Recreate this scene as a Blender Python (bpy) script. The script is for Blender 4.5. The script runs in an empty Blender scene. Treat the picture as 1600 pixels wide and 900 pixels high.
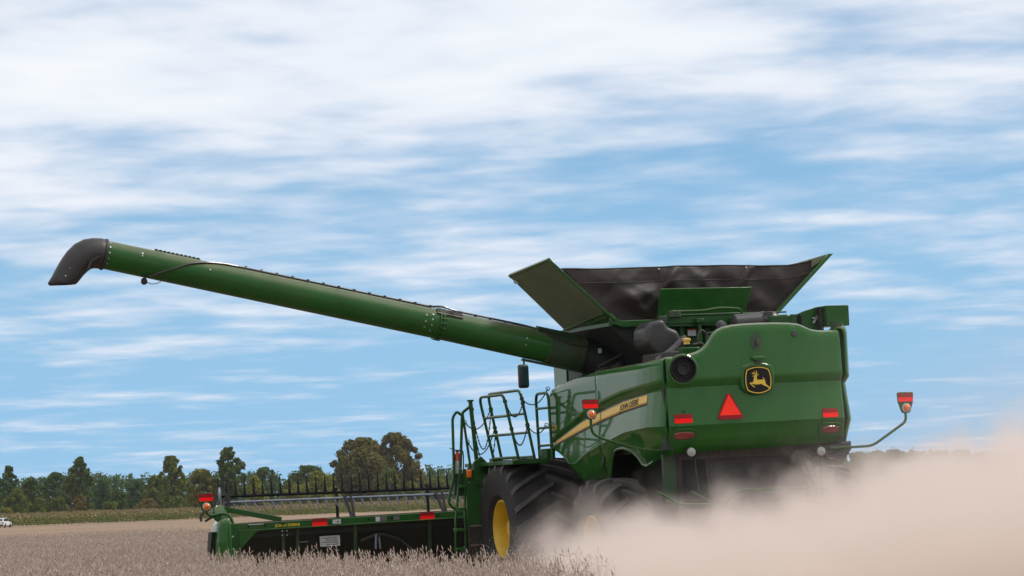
import bpy, bmesh, math, random
from mathutils import Vector, Matrix, Euler, noise as mnoise
R = math.radians
scene = bpy.context.scene
COL = scene.collection

# ------------------------------------------------------------------ camera
EYE = Vector((0, 0, 1.45))
PITCH, ROLL = R(3.45), R(2.0)
fw = Vector((0, math.cos(PITCH), math.sin(PITCH)))
u0 = Vector((0, -math.sin(PITCH), math.cos(PITCH)))
r0 = Vector((1, 0, 0))
rt = r0 * math.cos(ROLL) - u0 * math.sin(ROLL)
up = r0 * math.sin(ROLL) + u0 * math.cos(ROLL)
cam_d = bpy.data.cameras.new('camera')
cam_d.sensor_width = 36.0
cam_d.lens = 5500.0 / 1600.0 * 36.0
cam_d.clip_start = 0.5
cam_d.clip_end = 20000
cam = bpy.data.objects.new('camera', cam_d)
mm = Matrix((rt, up, -fw)).transposed().to_4x4()
mm.translation = EYE
cam.matrix_world = mm
COL.objects.link(cam)
scene.camera = cam

# ------------------------------------------------------------------ world, sun, exposure
SUN_EL, SUN_AZ = R(54), R(78)          # azimuth measured from +Y (ahead of the camera) towards +X
world = bpy.data.worlds.new('World')
scene.world = world
world.use_nodes = True
wt = world.node_tree
wt.nodes.clear()
def wn(t, **k):
    n = wt.nodes.new(t)
    for a, b in k.items(): setattr(n, a, b)
    return n
def wl(a, b): wt.links.new(a, b)
def wmath(op, a, b=None, c=None, clamp=False):
    n = wn('ShaderNodeMath', operation=op); n.use_clamp = clamp
    for i, v in enumerate((a, b, c)):
        if v is None: continue
        if isinstance(v, (int, float)): n.inputs[i].default_value = v
        else: wl(v, n.inputs[i])
    return n.outputs[0]
sky = wn('ShaderNodeTexSky', sky_type='NISHITA')
sky.sun_disc = False
sky.sun_elevation = SUN_EL
sky.sun_rotation = SUN_AZ
sky.altitude = 1500
sky.air_density = 0.9
sky.dust_density = 0.15
sky.ozone_density = 3.0
hs = wn('ShaderNodeHueSaturation')
hs.inputs['Saturation'].default_value = 1.25
hs.inputs['Value'].default_value = 0.85
wl(sky.outputs[0], hs.inputs['Color'])
tc = wn('ShaderNodeTexCoord')
sx = wn('ShaderNodeSeparateXYZ'); wl(tc.outputs['Generated'], sx.inputs[0])
zc = wmath('ADD', wmath('MAXIMUM', sx.outputs[2], 0.0), 0.045)
px = wmath('DIVIDE', sx.outputs[0], zc)
py = wmath('DIVIDE', sx.outputs[1], zc)
cm = wn('ShaderNodeCombineXYZ'); wl(px, cm.inputs[0]); wl(py, cm.inputs[1])
def wnoise(scale, detail, rough, loc, sc=(1, 1, 1), rot=0.0, dist=0.0):
    mp = wn('ShaderNodeMapping'); wl(cm.outputs[0], mp.inputs[0])
    mp.inputs['Location'].default_value = loc
    mp.inputs['Scale'].default_value = sc
    mp.inputs['Rotation'].default_value = (0, 0, rot)
    n = wn('ShaderNodeTexNoise'); n.inputs['Scale'].default_value = scale
    n.inputs['Detail'].default_value = detail; n.inputs['Roughness'].default_value = rough
    n.inputs['Distortion'].default_value = dist
    wl(mp.outputs[0], n.inputs['Vector'])
    return n.outputs[0]
n1 = wnoise(1.25, 3.0, 0.5, (3.1, 1.7, 0), (1.0, 0.9, 1), 0.30, 0.3)
n2 = wnoise(0.55, 2.0, 0.5, (7.3, 4.2, 0), (1, 1, 1), 0.0)
n3 = wnoise(4.2, 4.0, 0.5, (1.0, 9.0, 0), (1.0, 0.75, 1), 0.45, 0.15)
dens = wmath('ADD', wmath('MULTIPLY', n1, 0.48), wmath('ADD', wmath('MULTIPLY', n2, 0.26), wmath('MULTIPLY', n3, 0.36)))
# the deck thickens overhead and breaks up towards the horizon
deck = wn('ShaderNodeMapRange'); deck.interpolation_type = 'SMOOTHSTEP'
wl(wmath('ADD', py, wmath('MULTIPLY', px, 0.95)), deck.inputs[0])
deck.inputs[1].default_value = 4.0; deck.inputs[2].default_value = 7.6
deck.inputs[3].default_value = 0.21; deck.inputs[4].default_value = 0.0
low = wn('ShaderNodeMapRange'); low.interpolation_type = 'SMOOTHSTEP'
wl(py, low.inputs[0])
low.inputs[1].default_value = 7.5; low.inputs[2].default_value = 12.0
low.inputs[3].default_value = 0.0; low.inputs[4].default_value = -0.09
dens = wmath('ADD', wmath('ADD', dens, deck.outputs[0]), low.outputs[0])
cov = wn('ShaderNodeMapRange'); cov.interpolation_type = 'SMOOTHSTEP'
wl(dens, cov.inputs[0])
cov.inputs[1].default_value = 0.405; cov.inputs[2].default_value = 0.70
cov.inputs[3].default_value = 0.09; cov.inputs[4].default_value = 0.96
cc = wn('ShaderNodeMixRGB')                      # thin veil slightly mauve, thick cloud white
thick = wn('ShaderNodeMapRange'); wl(dens, thick.inputs[0])
thick.inputs[1].default_value = 0.46; thick.inputs[2].default_value = 0.80
wl(thick.outputs[0], cc.inputs[0])
cc.inputs[1].default_value = (6.3, 7.1, 8.5, 1)
cc.inputs[2].default_value = (9.0, 9.2, 9.5, 1)
# distant air: the clear sky pales to a light haze blue low down
hz = wn('ShaderNodeMapRange'); hz.interpolation_type = 'SMOOTHSTEP'
wl(sx.outputs[2], hz.inputs[0])
hz.inputs[1].default_value = 0.0; hz.inputs[2].default_value = 0.22
hz.inputs[3].default_value = 0.92; hz.inputs[4].default_value = 0.0
hm = wn('ShaderNodeMixRGB'); wl(hz.outputs[0], hm.inputs[0]); wl(hs.outputs[0], hm.inputs[1])
hm.inputs[2].default_value = (2.3, 5.1, 8.0, 1)
mx = wn('ShaderNodeMixRGB')
wl(cov.outputs[0], mx.inputs[0]); wl(hm.outputs[0], mx.inputs[1]); wl(cc.outputs[0], mx.inputs[2])
bg = wn('ShaderNodeBackground'); bg.inputs['Strength'].default_value = 0.10
wl(mx.outputs[0], bg.inputs['Color'])
wo = wn('ShaderNodeOutputWorld'); wl(bg.outputs[0], wo.inputs['Surface'])

sun_d = bpy.data.lights.new('sun', 'SUN')
sun_d.energy = 2.3
sun_d.angle = R(9)
sun_d.color = (1.0, 0.95, 0.88)
sun = bpy.data.objects.new('sun', sun_d)
sd = Vector((math.sin(SUN_AZ) * math.cos(SUN_EL), math.cos(SUN_AZ) * math.cos(SUN_EL), math.sin(SUN_EL)))
sun.rotation_euler = (-sd).to_track_quat('-Z', 'Y').to_euler()
sun.location = (20, 20, 60)
COL.objects.link(sun)

scene.view_settings.view_transform = 'Standard'
scene.view_settings.look = 'None'
scene.view_settings.gamma = 1.0
scene.view_settings.exposure = 0.08
scene.view_settings.use_curve_mapping = False
cy = scene.cycles
cy.use_denoising = True
cy.max_bounces = 8
cy.diffuse_bounces = 3
cy.glossy_bounces = 3
cy.transmission_bounces = 4
cy.volume_bounces = 3
cy.transparent_max_bounces = 12
cy.volume_step_rate = 1.0
cy.volume_max_steps = 128
cy.sample_clamp_indirect = 6.0

# ------------------------------------------------------------------ materials
MATS = {}
def mat(name, base, rough=0.5, metal=0.0, coat=0.0, var=0.0, vscale=3.0, dust=0.0, dustcol=(0.30, 0.24, 0.18), bump=0.0, bscale=40.0,
        coat_rough=0.08, coat_ior=1.5, spec=0.5, vcol=None, stretch=(1, 1, 1), transl=0.0, ocoord='Object', topdust_highlight=0.0):
    m = bpy.data.materials.new(name); m.use_nodes = True
    nt = m.node_tree; n = nt.nodes; b = n['Principled BSDF']
    b.inputs['Roughness'].default_value = rough; b.inputs['Metallic'].default_value = metal
    b.inputs['Coat Weight'].default_value = coat; b.inputs['Coat Roughness'].default_value = coat_rough
    b.inputs['Coat IOR'].default_value = coat_ior; b.inputs['Specular IOR Level'].default_value = spec
    b.inputs['Base Color'].default_value = (*base, 1)
    tc = n.new('ShaderNodeTexCoord'); mp = n.new('ShaderNodeMapping'); mp.inputs['Scale'].default_value = stretch
    nt.links.new(tc.outputs[ocoord], mp.inputs[0])
    out = None
    def nz(scale, det=4.0, ro=0.6):
        t = n.new('ShaderNodeTexNoise'); t.inputs['Scale'].default_value = scale
        t.inputs['Detail'].default_value = det; t.inputs['Roughness'].default_value = ro
        nt.links.new(mp.outputs[0], t.inputs['Vector']); return t
    def ramp(src, a, bb, lo=0.0, hi=1.0):
        r = n.new('ShaderNodeMapRange'); r.inputs[1].default_value = a; r.inputs[2].default_value = bb
        r.inputs[3].default_value = lo; r.inputs[4].default_value = hi
        nt.links.new(src, r.inputs[0]); return r.outputs[0]
    if var or vcol:
        c2 = vcol or tuple(c * (1 - var) for c in base)
        mx = n.new('ShaderNodeMixRGB'); mx.inputs[1].default_value = (*base, 1); mx.inputs[2].default_value = (*c2, 1)
        nt.links.new(ramp(nz(vscale).outputs[0], 0.35, 0.65), mx.inputs[0]); out = mx.outputs[0]
    if dust:
        mx = n.new('ShaderNodeMixRGB')
        if out: nt.links.new(out, mx.inputs[1])
        else: mx.inputs[1].default_value = (*base, 1)
        mx.inputs[2].default_value = (*dustcol, 1)
        a = n.new('ShaderNodeMath'); a.operation = 'MULTIPLY'
        nt.links.new(ramp(nz(1.7, 6.0, 0.65).outputs[0], 0.35, 0.75, 0.15, 1.0), a.inputs[0])
        nt.links.new(ramp(nz(45.0, 3.0).outputs[0], 0.35, 0.7, 0.3, 1.0), a.inputs[1])
        a2 = n.new('ShaderNodeMath'); a2.operation = 'MULTIPLY'; a2.inputs[1].default_value = dust
        nt.links.new(a.outputs[0], a2.inputs[0]); nt.links.new(a2.outputs[0], mx.inputs[0]); out = mx.outputs[0]
        ra = n.new('ShaderNodeMath'); ra.operation = 'MULTIPLY_ADD'; ra.inputs[1].default_value = 0.5; ra.inputs[2].default_value = rough
        nt.links.new(a2.outputs[0], ra.inputs[0]); nt.links.new(ra.outputs[0], b.inputs['Roughness'])
    if topdust_highlight:                                          # grain dust on upward faces, with a brownish highlight put into the colour
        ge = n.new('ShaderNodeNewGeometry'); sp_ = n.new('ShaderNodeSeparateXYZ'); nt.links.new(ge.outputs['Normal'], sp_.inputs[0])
        a3 = n.new('ShaderNodeMath'); a3.operation = 'MULTIPLY'; nt.links.new(ramp(sp_.outputs[2], 0.25, 0.95, 0.0, topdust_highlight), a3.inputs[0]); nt.links.new(ramp(nz(2.6, 6.0, 0.7).outputs[0], 0.3, 0.65, 0.35, 1.0), a3.inputs[1])
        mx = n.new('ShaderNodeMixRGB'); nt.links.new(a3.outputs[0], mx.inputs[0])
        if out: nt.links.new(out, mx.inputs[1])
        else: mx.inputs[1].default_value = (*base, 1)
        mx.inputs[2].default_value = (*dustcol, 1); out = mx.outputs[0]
    if out: nt.links.new(out, b.inputs['Base Color'])
    if bump:
        bp = n.new('ShaderNodeBump'); bp.inputs['Strength'].default_value = bump; bp.inputs['Distance'].default_value = 0.02
        nt.links.new(nz(bscale, 5.0).outputs[0], bp.inputs['Height']); nt.links.new(bp.outputs[0], b.inputs['Normal'])
    if transl:
        tr = n.new('ShaderNodeBsdfTranslucent')
        if out: nt.links.new(out, tr.inputs['Color'])
        else: tr.inputs['Color'].default_value = (*base, 1)
        ms = n.new('ShaderNodeMixShader'); ms.inputs[0].default_value = transl
        nt.links.new(b.outputs[0], ms.inputs[1]); nt.links.new(tr.outputs[0], ms.inputs[2])
        nt.links.new(ms.outputs[0], n['Material Output'].inputs['Surface'])
    MATS[name] = m
    return m
mat('green_paint', (0.008, 0.096, 0.006), 0.45, coat=1.0, coat_ior=1.36, var=0.14, vscale=1.2, dust=0.10, topdust_highlight=0.5, stretch=(1.6, 1.6, 0.45), coat_rough=0.05, spec=0.05)
mat('green_frame', (0.008, 0.078, 0.009), 0.5, coat=0.3, coat_ior=1.35, var=0.25, vscale=4, dust=0.10, topdust_highlight=0.4, spec=0.15)
mat('green_inner', (0.007, 0.042, 0.010), 0.55, var=0.35, vscale=4, dust=0.22)  # darker green for inner parts, shade put into the colour
mat('tube_green', (0.008, 0.086, 0.008), 0.45, coat=0.5, coat_ior=1.35, spec=0.1, var=0.2, vscale=1.5, dust=0.13, topdust_highlight=0.6, dustcol=(0.24, 0.19, 0.14))
mat('flap_panel', (0.070, 0.115, 0.050), 0.55, var=0.2, vscale=2, dust=0.6, dustcol=(0.19, 0.18, 0.115))
mat('pipe_metal', (0.10, 0.09, 0.10), 0.4, 0.5, var=0.4, vscale=8, dust=0.2)
mat('black_plastic', (0.012, 0.012, 0.014), 0.42, coat=0.15, var=0.3, dust=0.18)
mat('spout_rubber', (0.020, 0.018, 0.020), 0.5, var=0.35, vscale=2.5, dust=0.35, dustcol=(0.11, 0.085, 0.075))
mat('black_cloth', (0.015, 0.0105, 0.009), 0.5, var=0.4, vscale=3, dust=0.4, dustcol=(0.085, 0.050, 0.038), bump=0.3, bscale=5.0, spec=0.3)
mat('dark_metal', (0.018, 0.018, 0.020), 0.5, 0.3, var=0.3, dust=0.35)
mat('grey_metal', (0.20, 0.225, 0.28), 0.42, 0.4, var=0.3, vscale=9, dust=0.1)
mat('bright_metal', (0.5, 0.5, 0.5), 0.35, 0.9, var=0.2, vscale=12)
mat('rubber_lug', (0.060, 0.055, 0.054), 0.75, var=0.35, vscale=4, dust=0.5, dustcol=(0.13, 0.11, 0.098), bump=0.3, bscale=60)
mat('rubber', (0.013, 0.012, 0.012), 0.78, var=0.35, vscale=3, dust=0.62, dustcol=(0.062, 0.050, 0.044), bump=0.3, bscale=60)
mat('yellow_paint', (0.74, 0.47, 0.010), 0.42, coat=0.3, var=0.12, dust=0.25)
mat('stripe_yellow', (0.78, 0.50, 0.10), 0.5, coat=0.15, var=0.06, dust=0.05)
mat('stripe_edge', (0.10, 0.10, 0.095), 0.5, coat=0.2)
mat('decal_black', (0.010, 0.009, 0.009), 0.55, spec=0.15)
mat('emblem_yellow', (0.62, 0.42, 0.03), 0.4)
mat('amber_lens', (0.80, 0.17, 0.012), 0.2, coat=0.5, var=0.35, vscale=24)
mat('reflector_red', (1.0, 0.012, 0.010), 0.5, spec=0.1)
mat('reflector_dark', (0.26, 0.008, 0.010), 0.45, spec=0.2)
mat('signal_orange', (1.0, 0.042, 0.022), 0.6, spec=0.1)
mat('lamp_red', (0.20, 0.008, 0.006), 0.12, coat=0.8, var=0.5, vscale=22)
mat('lamp_amber', (0.85, 0.16, 0.012), 0.15, coat=0.8, var=0.3, vscale=30)
mat('lamp_clear', (0.26, 0.26, 0.24), 0.2, coat=0.4)
mat('white_paint', (0.72, 0.72, 0.72), 0.4, coat=0.2, var=0.1)
mat('label_white', (0.55, 0.56, 0.56), 0.5, var=0.35, vscale=18)
mat('red_paint', (0.55, 0.012, 0.012), 0.35, coat=0.5)
mat('glass', (0.02, 0.05, 0.055), 0.04, coat=0.6, spec=0.8)
mat('dark_sheet_shade', (0.006, 0.012, 0.007), 0.62, var=0.4, vscale=5, dust=0.25, dustcol=(0.03, 0.03, 0.025))  # near-black sheet; also painted shade on the tank wall and auger elbow

# ------------------------------------------------------------------ mesh building
class MB:
    def __init__(s): s.v = []; s.f = []
    def add(s, vs, fs):
        o = len(s.v); s.v += [Vector(v) for v in vs]; s.f += [tuple(i + o for i in f) for f in fs]; return s
    def box(s, c, size, rot=None, taper=1.0):
        hx, hy, hz = (a / 2 for a in size); c = Vector(c); vs = []
        for x, y, z in ((-1,-1,-1),(1,-1,-1),(1,1,-1),(-1,1,-1),(-1,-1,1),(1,-1,1),(1,1,1),(-1,1,1)):
            k = taper if z > 0 else 1.0
            p = Vector((x*hx*k, y*hy*k, z*hz))
            if rot is not None: p = rot @ p
            vs.append(c + p)
        return s.add(vs, [(0,3,2,1),(4,5,6,7),(0,1,5,4),(1,2,6,5),(2,3,7,6),(3,0,4,7)])
    def bb(s, a, b):
        a, b = Vector(a), Vector(b); d = b - a
        return s.box((a + b) / 2, (abs(d.x), abs(d.y), abs(d.z)))
    def bar(s, a, b, wx, wz, upv=(0, 0, 1)):
        a, b = Vector(a), Vector(b); y = (b - a).normalized(); upv = Vector(upv)
        x = y.cross(upv).normalized(); z = x.cross(y)
        return s.box((a + b) / 2, (wx, (b - a).length, wz), Matrix((x, y, z)).transposed())
    def tube(s, pts, r, n=10, caps=True, flat=None):
        pts = [Vector(p) for p in pts]; m = len(pts)
        rs = r if isinstance(r, (list, tuple)) else [r] * m
        t0 = (pts[1] - pts[0]).normalized()
        ref = Vector((0, 0, 1)) if abs(t0.z) < 0.9 else Vector((1, 0, 0))
        x = t0.cross(ref).normalized(); base = len(s.v)
        for i, p in enumerate(pts):
            if i == 0: t = t0
            elif i == m - 1: t = (pts[-1] - pts[-2]).normalized()
            else: t = ((pts[i] - pts[i-1]).normalized() + (pts[i+1] - pts[i]).normalized()).normalized()
            x = (x - t * x.dot(t)).normalized(); y = t.cross(x)
            k = 1.0
            if 0 < i < m - 1:
                cs = (pts[i] - pts[i-1]).normalized().dot(t); k = 1.0 / max(cs, 0.7)
            for j in range(n):
                a = 2 * math.pi * j / n
                s.v.append(p + (x * math.cos(a) + y * math.sin(a)) * rs[i] * (k if 0 < i < m-1 else 1))
        for i in range(m - 1):
            for j in range(n):
                a = base + i*n + j; b = base + i*n + (j+1) % n
                s.f.append((a, b, b + n, a + n))
        if caps:
            s.f.append(tuple(base + j for j in reversed(range(n))))
            s.f.append(tuple(base + (m-1)*n + j for j in range(n)))
        return s
    def lathe(s, prof, c, axis, n=32, close=True):
        # prof: list of (radius, distance along axis)
        axis = Vector(axis).normalized(); c = Vector(c)
        ref = Vector((0, 0, 1)) if abs(axis.z) < 0.9 else Vector((1, 0, 0))
        x = axis.cross(ref).normalized(); y = axis.cross(x); base = len(s.v)
        for (r, d) in prof:
            for j in range(n):
                a = 2 * math.pi * j / n
                s.v.append(c + axis * d + (x * math.cos(a) + y * math.sin(a)) * r)
        for i in range(len(prof) - 1):
            for j in range(n):
                a = base + i*n + j; b = base + i*n + (j+1) % n
                s.f.append((a, b, b + n, a + n))
        if close:
            s.f.append(tuple(base + j for j in reversed(range(n))))
            s.f.append(tuple(base + (len(prof)-1)*n + j for j in range(n)))
        return s
    def prism(s, poly, frame, t):
        # poly: 2-D points; frame: (origin, ex, ey); extruded by t along ex x ey
        o, ex, ey = (Vector(q) for q in frame); ez = ex.cross(ey).normalized(); n = len(poly)
        a = [o + ex*p[0] + ey*p[1] for p in poly]
        vs = a + [p + ez*t for p in a]
        return s.add(vs, [tuple(reversed(range(n))), tuple(range(n, 2*n))] + [(i, (i+1) % n, n + (i+1) % n, n + i) for i in range(n)])
    def grid(s, rows):
        base = len(s.v); m = len(rows[0])
        for r in rows: s.v += [Vector(p) for p in r]
        for i in range(len(rows) - 1):
            for j in range(m - 1):
                a = base + i*m + j; s.f.append((a, a + 1, a + m + 1, a + m))
        return s
    def mesh(s, name, m, angle=35):
        me = bpy.data.meshes.new(name)
        me.from_pydata([tuple(v) for v in s.v], [], s.f)
        bm = bmesh.new(); bm.from_mesh(me); bmesh.ops.recalc_face_normals(bm, faces=bm.faces); bm.to_mesh(me); bm.free()
        me.polygons.foreach_set('use_smooth', [True] * len(me.polygons))
        me.set_sharp_from_angle(angle=R(angle))
        me.materials.append(MATS[m] if isinstance(m, str) else m)
        me.update()
        return me
    def build(s, name, m, parent=None, angle=35, bevel=0.0, solid=0.0, seg=2):
        o = bpy.data.objects.new(name, s.mesh(name, m, angle))
        COL.objects.link(o); o.parent = parent
        if solid:
            md = o.modifiers.new('thick', 'SOLIDIFY'); md.thickness = solid; md.offset = -1
        if bevel:
            md = o.modifiers.new('edge', 'BEVEL'); md.width = bevel; md.segments = seg; md.limit_method = 'ANGLE'; md.angle_limit = R(40)
        return o
def fillet(pts, r, n=5):
    pts = [Vector(p) for p in pts]; out = [pts[0]]
    for i in range(1, len(pts) - 1):
        a, b, c = pts[i-1], pts[i], pts[i+1]
        d1, d2 = (a - b), (c - b); k = min(r, d1.length * 0.45, d2.length * 0.45)
        p, q = b + d1.normalized() * k, b + d2.normalized() * k
        for j in range(n + 1):
            t = j / n; out.append(p * (1-t)**2 + b * 2*t*(1-t) + q * t*t)
    out.append(pts[-1]); return out
def empty(name, loc=(0, 0, 0), rot=None, parent=None):
    o = bpy.data.objects.new(name, None); COL.objects.link(o); o.location = loc
    if rot is not None: o.rotation_euler = rot
    o.parent = parent; o.empty_display_size = 0.2
    return o
def tag(o, label=None, cat=None, group=None, kind=None):
    if label: o['label'] = label
    if cat: o['category'] = cat
    if group: o['group'] = group
    if kind: o['kind'] = kind
    return o
def lerp(tab, x):
    if x <= tab[0][0]: return tab[0][1]
    for (a, ya), (b, yb) in zip(tab, tab[1:]):
        if x <= b: return ya + (yb - ya) * (x - a) / (b - a)
    return tab[-1][1]
def link_copy(mesh, name, parent, loc=(0,0,0), rot=(0,0,0), scale=(1,1,1)):
    o = bpy.data.objects.new(name, mesh); COL.objects.link(o); o.parent = parent
    o.location = loc; o.rotation_euler = rot; o.scale = scale
    return o
def text_points(txt, size):
    cu = bpy.data.curves.new('lettering', 'FONT'); cu.body = txt; cu.size = size; cu.resolution_u = 3; cu.offset = size * 0.022
    ob = bpy.data.objects.new('lettering', cu); COL.objects.link(ob)
    dg = bpy.context.evaluated_depsgraph_get()
    me = bpy.data.meshes.new_from_object(ob.evaluated_get(dg))
    vs = [v.co.copy() for v in me.vertices]; fs = [tuple(p.vertices) for p in me.polygons]
    bpy.data.objects.remove(ob); bpy.data.meshes.remove(me); bpy.data.curves.remove(cu)
    return vs, fs
def lettering(name, txt, size, fn, m, parent, xs=1.0, shear=0.0):
    vs, fs = text_points(txt, size)
    mb = MB(); mb.add([fn(v.x * xs + shear * v.y, v.y) for v in vs], fs)
    return mb.build(name, m, parent)

# ------------------------------------------------------------------ combine harvester (x right, y ahead, z up; rear panel at y = 0)
C_LOC = Vector((3.5, 50.0, 0.0)); YAW = R(19.0)
CROT = (Matrix.Rotation(YAW, 3, 'Z') @ Matrix.Rotation(R(-0.7), 3, 'Y'))
combine = empty('combine_harvester', C_LOC, CROT.to_euler())
tag(combine, 'big green combine harvester with its unloading auger swung out, raising dust', 'combine harvester')
P = combine

# body panels: plan path, and heights of top edge, crease, ridge and bottom edge along it
LEFT = [(-1.55, 4.62), (-1.55, 0.80), (-1.542, 0.60), (-1.52, 0.38), (-1.485, 0.18), (-1.438, 0.035)]
side_top = [(0, 3.405), (0.65, 3.367), (2.5, 3.334), (3.6, 3.26), (4.3, 3.19), (4.55, 3.15), (4.62, 3.09)]
side_ch = [(0, 3.06), (0.3, 3.03), (1.454, 2.957), (2.348, 2.847), (3.048, 2.74), (3.776, 2.563), (4.62, 2.325)]
side_cl = [(0, 2.955), (0.3, 2.94), (1.468, 2.851), (2.362, 2.744), (3.059, 2.664), (3.784, 2.508), (4.62, 2.305)]
side_rg = [(0, 2.43), (0.52, 2.435), (1.426, 2.39), (2.516, 2.222), (3.077, 2.12), (3.514, 1.99), (3.8, 1.985), (4.05, 2.10), (4.35, 2.20), (4.62, 2.26)]
side_bt = [(0, 2.04), (0.45, 1.97), (0.75, 1.90), (0.87, 1.875), (1.027, 1.90), (1.218, 2.013), (1.34, 2.075), (1.463, 2.12), (1.642, 2.153), (1.854, 2.149), (1.98, 2.125), (2.077, 2.079),
           (2.16, 2.02), (2.227, 1.961), (2.30, 1.88), (2.355, 1.814), (2.44, 1.721), (3.476, 1.672), (3.653, 1.818), (3.859, 1.967), (4.072, 2.087), (4.347, 2.181), (4.62, 2.226)]
def prof(top, ch, cl, rg, bt):
    cl = min(cl, ch - 0.008); rg = min(rg, cl - 0.02); bt = min(bt, rg - 0.012)
    d = min(0.06, (ch - cl) * 0.62)
    k = min(0.11, (rg - bt) * 0.3)
    return [(top - 0.02, -0.16), (top, -0.105), (top - 0.006, -0.06), (top - 0.03, -0.022), (top - 0.08, -0.004), (top - 0.13, 0.0), (top - 0.16, 0.0),
            ((top + ch) / 2, 0.0), (ch + 0.05, 0.0), (ch + 0.012, 0.0), (ch - 0.004, -0.006), ((ch + cl) / 2, -0.006 - d * 0.5), (cl + 0.004, -0.006 - d), (cl - 0.012, -d),
            (cl - 0.04, -d * 0.95), (cl * 0.5 + rg * 0.5, -d * 0.5), (rg + 0.05, -d * 0.08), (rg + 0.012, -0.002), (rg, 0.0), (rg - 0.010, -0.008), (rg * 0.55 + bt * 0.45, -0.01 - k * 0.45), (bt, -0.01 - k)]
def side_prof(v): return prof(*(lerp(t, v) for t in (side_top, side_ch, side_cl, side_rg, side_bt)))
def side_off(v, w):
    pr = sorted(side_prof(v)[2:], key=lambda q: q[0]); return lerp(pr, w)
def path_uv(path, v):
    return lerp(sorted([(q[1], q[0]) for q in path]), v)
def side_pt(v, w, lift=0.0):
    return Vector((path_uv(LEFT, v) - side_off(v, w) - lift, v, w))
def side_panel(name, v0, v1, n, sgn=1, path=LEFT):
    cols = []
    vs = sorted(set([v0 + (v1 - v0) * i / n for i in range(n + 1)] + [q[0] for q in side_bt if v0 < q[0] < v1] + [q[1] for q in path if v0 < q[1] < v1]))
    for v in vs:
        u = path_uv(path, v); e = 0.02
        du = (path_uv(path, v + e) - path_uv(path, v - e)) / (2 * e)
        nx = Vector((-1, du, 0)).normalized() if sgn > 0 else Vector((1, -du, 0)).normalized()
        cols.append([Vector((u, v, 0)) + nx * o + Vector((0, 0, w)) for (w, o) in side_prof(v)])
    mb = MB(); mb.grid(cols)
    return mb.build(name, 'green_paint', P, angle=28, solid=0.025)
side_panel('side_panel', 2.50, 4.62, 44)
side_panel('side_panel', 0.058, 2.485, 56)
RIGHT = [(1.58, 4.62), (1.58, 0.80), (1.57, 0.60), (1.54, 0.38), (1.48, 0.18), (1.36, 0.035)]
right_top = [(0, 3.72), (0.2, 3.80), (0.6, 3.78), (1.6, 3.5), (2.5, 3.36), (4.62, 3.09)]
_st = side_top; side_top = right_top
side_panel('side_panel', 0.075, 2.485, 40, -1, RIGHT)
side_panel('side_panel', 2.50, 4.62, 30, -1, RIGHT)
side_top = _st
# rear hood
rear_top = [(-1.43, 3.403), (-1.236, 3.413), (-1.08, 3.432), (-0.942, 3.467), (-0.86, 3.505), (-0.791, 3.562), (-0.735, 3.63), (-0.685, 3.704), (-0.62, 3.765), (-0.533, 3.808), (-0.40, 3.832),
            (-0.237, 3.845), (0.0, 3.85), (0.256, 3.849), (0.50, 3.838), (0.651, 3.819), (0.767, 3.77), (0.85, 3.738), (0.944, 3.72), (1.10, 3.715), (1.275, 3.72)]
rear_ch = [(-1.45, 3.06), (1.3, 3.085)]; rear_cl = [(-1.45, 2.958), (1.3, 2.984)]
rear_rg = [(-1.45, 2.425), (1.3, 2.452)]; rear_bt = [(-1.45, 2.04), (1.3, 2.105)]
rear_v = [(-1.43, 0.022), (-1.25, -0.03), (-1.0, -0.07), (-0.5, -0.11), (0, -0.12), (0.5, -0.105), (0.95, -0.06), (1.15, -0.028), (1.30, 0.015)]
def rear_prof(u): return prof(*(lerp(t, u) for t in (rear_top, rear_ch, rear_cl, rear_rg, rear_bt)))
def rear_pt(u, w, lift=0.0):
    pr = sorted(rear_prof(u)[2:], key=lambda q: q[0])
    lean = max(0.0, w - 3.06) * 0.06
    return Vector((u, lerp(rear_v, u) - lerp(pr, w) - lift + lean, w))
cols = []
us = sorted(set([-1.402 + 2.70 * i / 50 for i in range(51)] + [q[0] for q in rear_top if -1.402 <= q[0] <= 1.298]))
for u in us:
    cols.append([Vector((u, lerp(rear_v, u) - o + max(0.0, w - 3.06) * 0.06, w)) for (w, o) in rear_prof(u)])
hood = MB().grid(cols).build('rear_hood', 'green_paint', P, angle=28, solid=0.03)
# dark inner body behind the panel gaps
MB().bb((-1.36, 0.30, 2.08), (1.26, 4.45, 3.20)).bb((-1.425, 0.09, 2.10), (1.27, 0.32, 3.37)).bb((0.9, 0.12, 3.3), (1.33, 0.32, 3.68)).bb((1.2, 0.13, 2.1), (1.36, 0.33, 3.3)).build('inner_body', 'dark_sheet_shade', P)
# recess behind the top of the hood on the right corner, and wedge below it
MB().tube([(1.36, 0.26, 3.55), (1.36, 0.26, 3.83)], 0.09, 16).build('corner_socket', 'green_inner', P)
mb = MB(); mb.prism([(0, 0), (0.42, 0.10), (0.42, 0.22), (0.0, 0.16)], ((1.00, 0.10, 1.90), (1, 0, 0), (0, 0, 1)), -0.5)
mb.prism([(0.02, 0.02), (0.24, -0.12), (0.42, 0.12), (0.40, 0.15)], ((1.00, 0.06, 1.90), (1, 0, 0), (0, 0, 1)), -0.9)
mb.build('corner_skirt', 'black_plastic', P, bevel=0.01)

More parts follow.
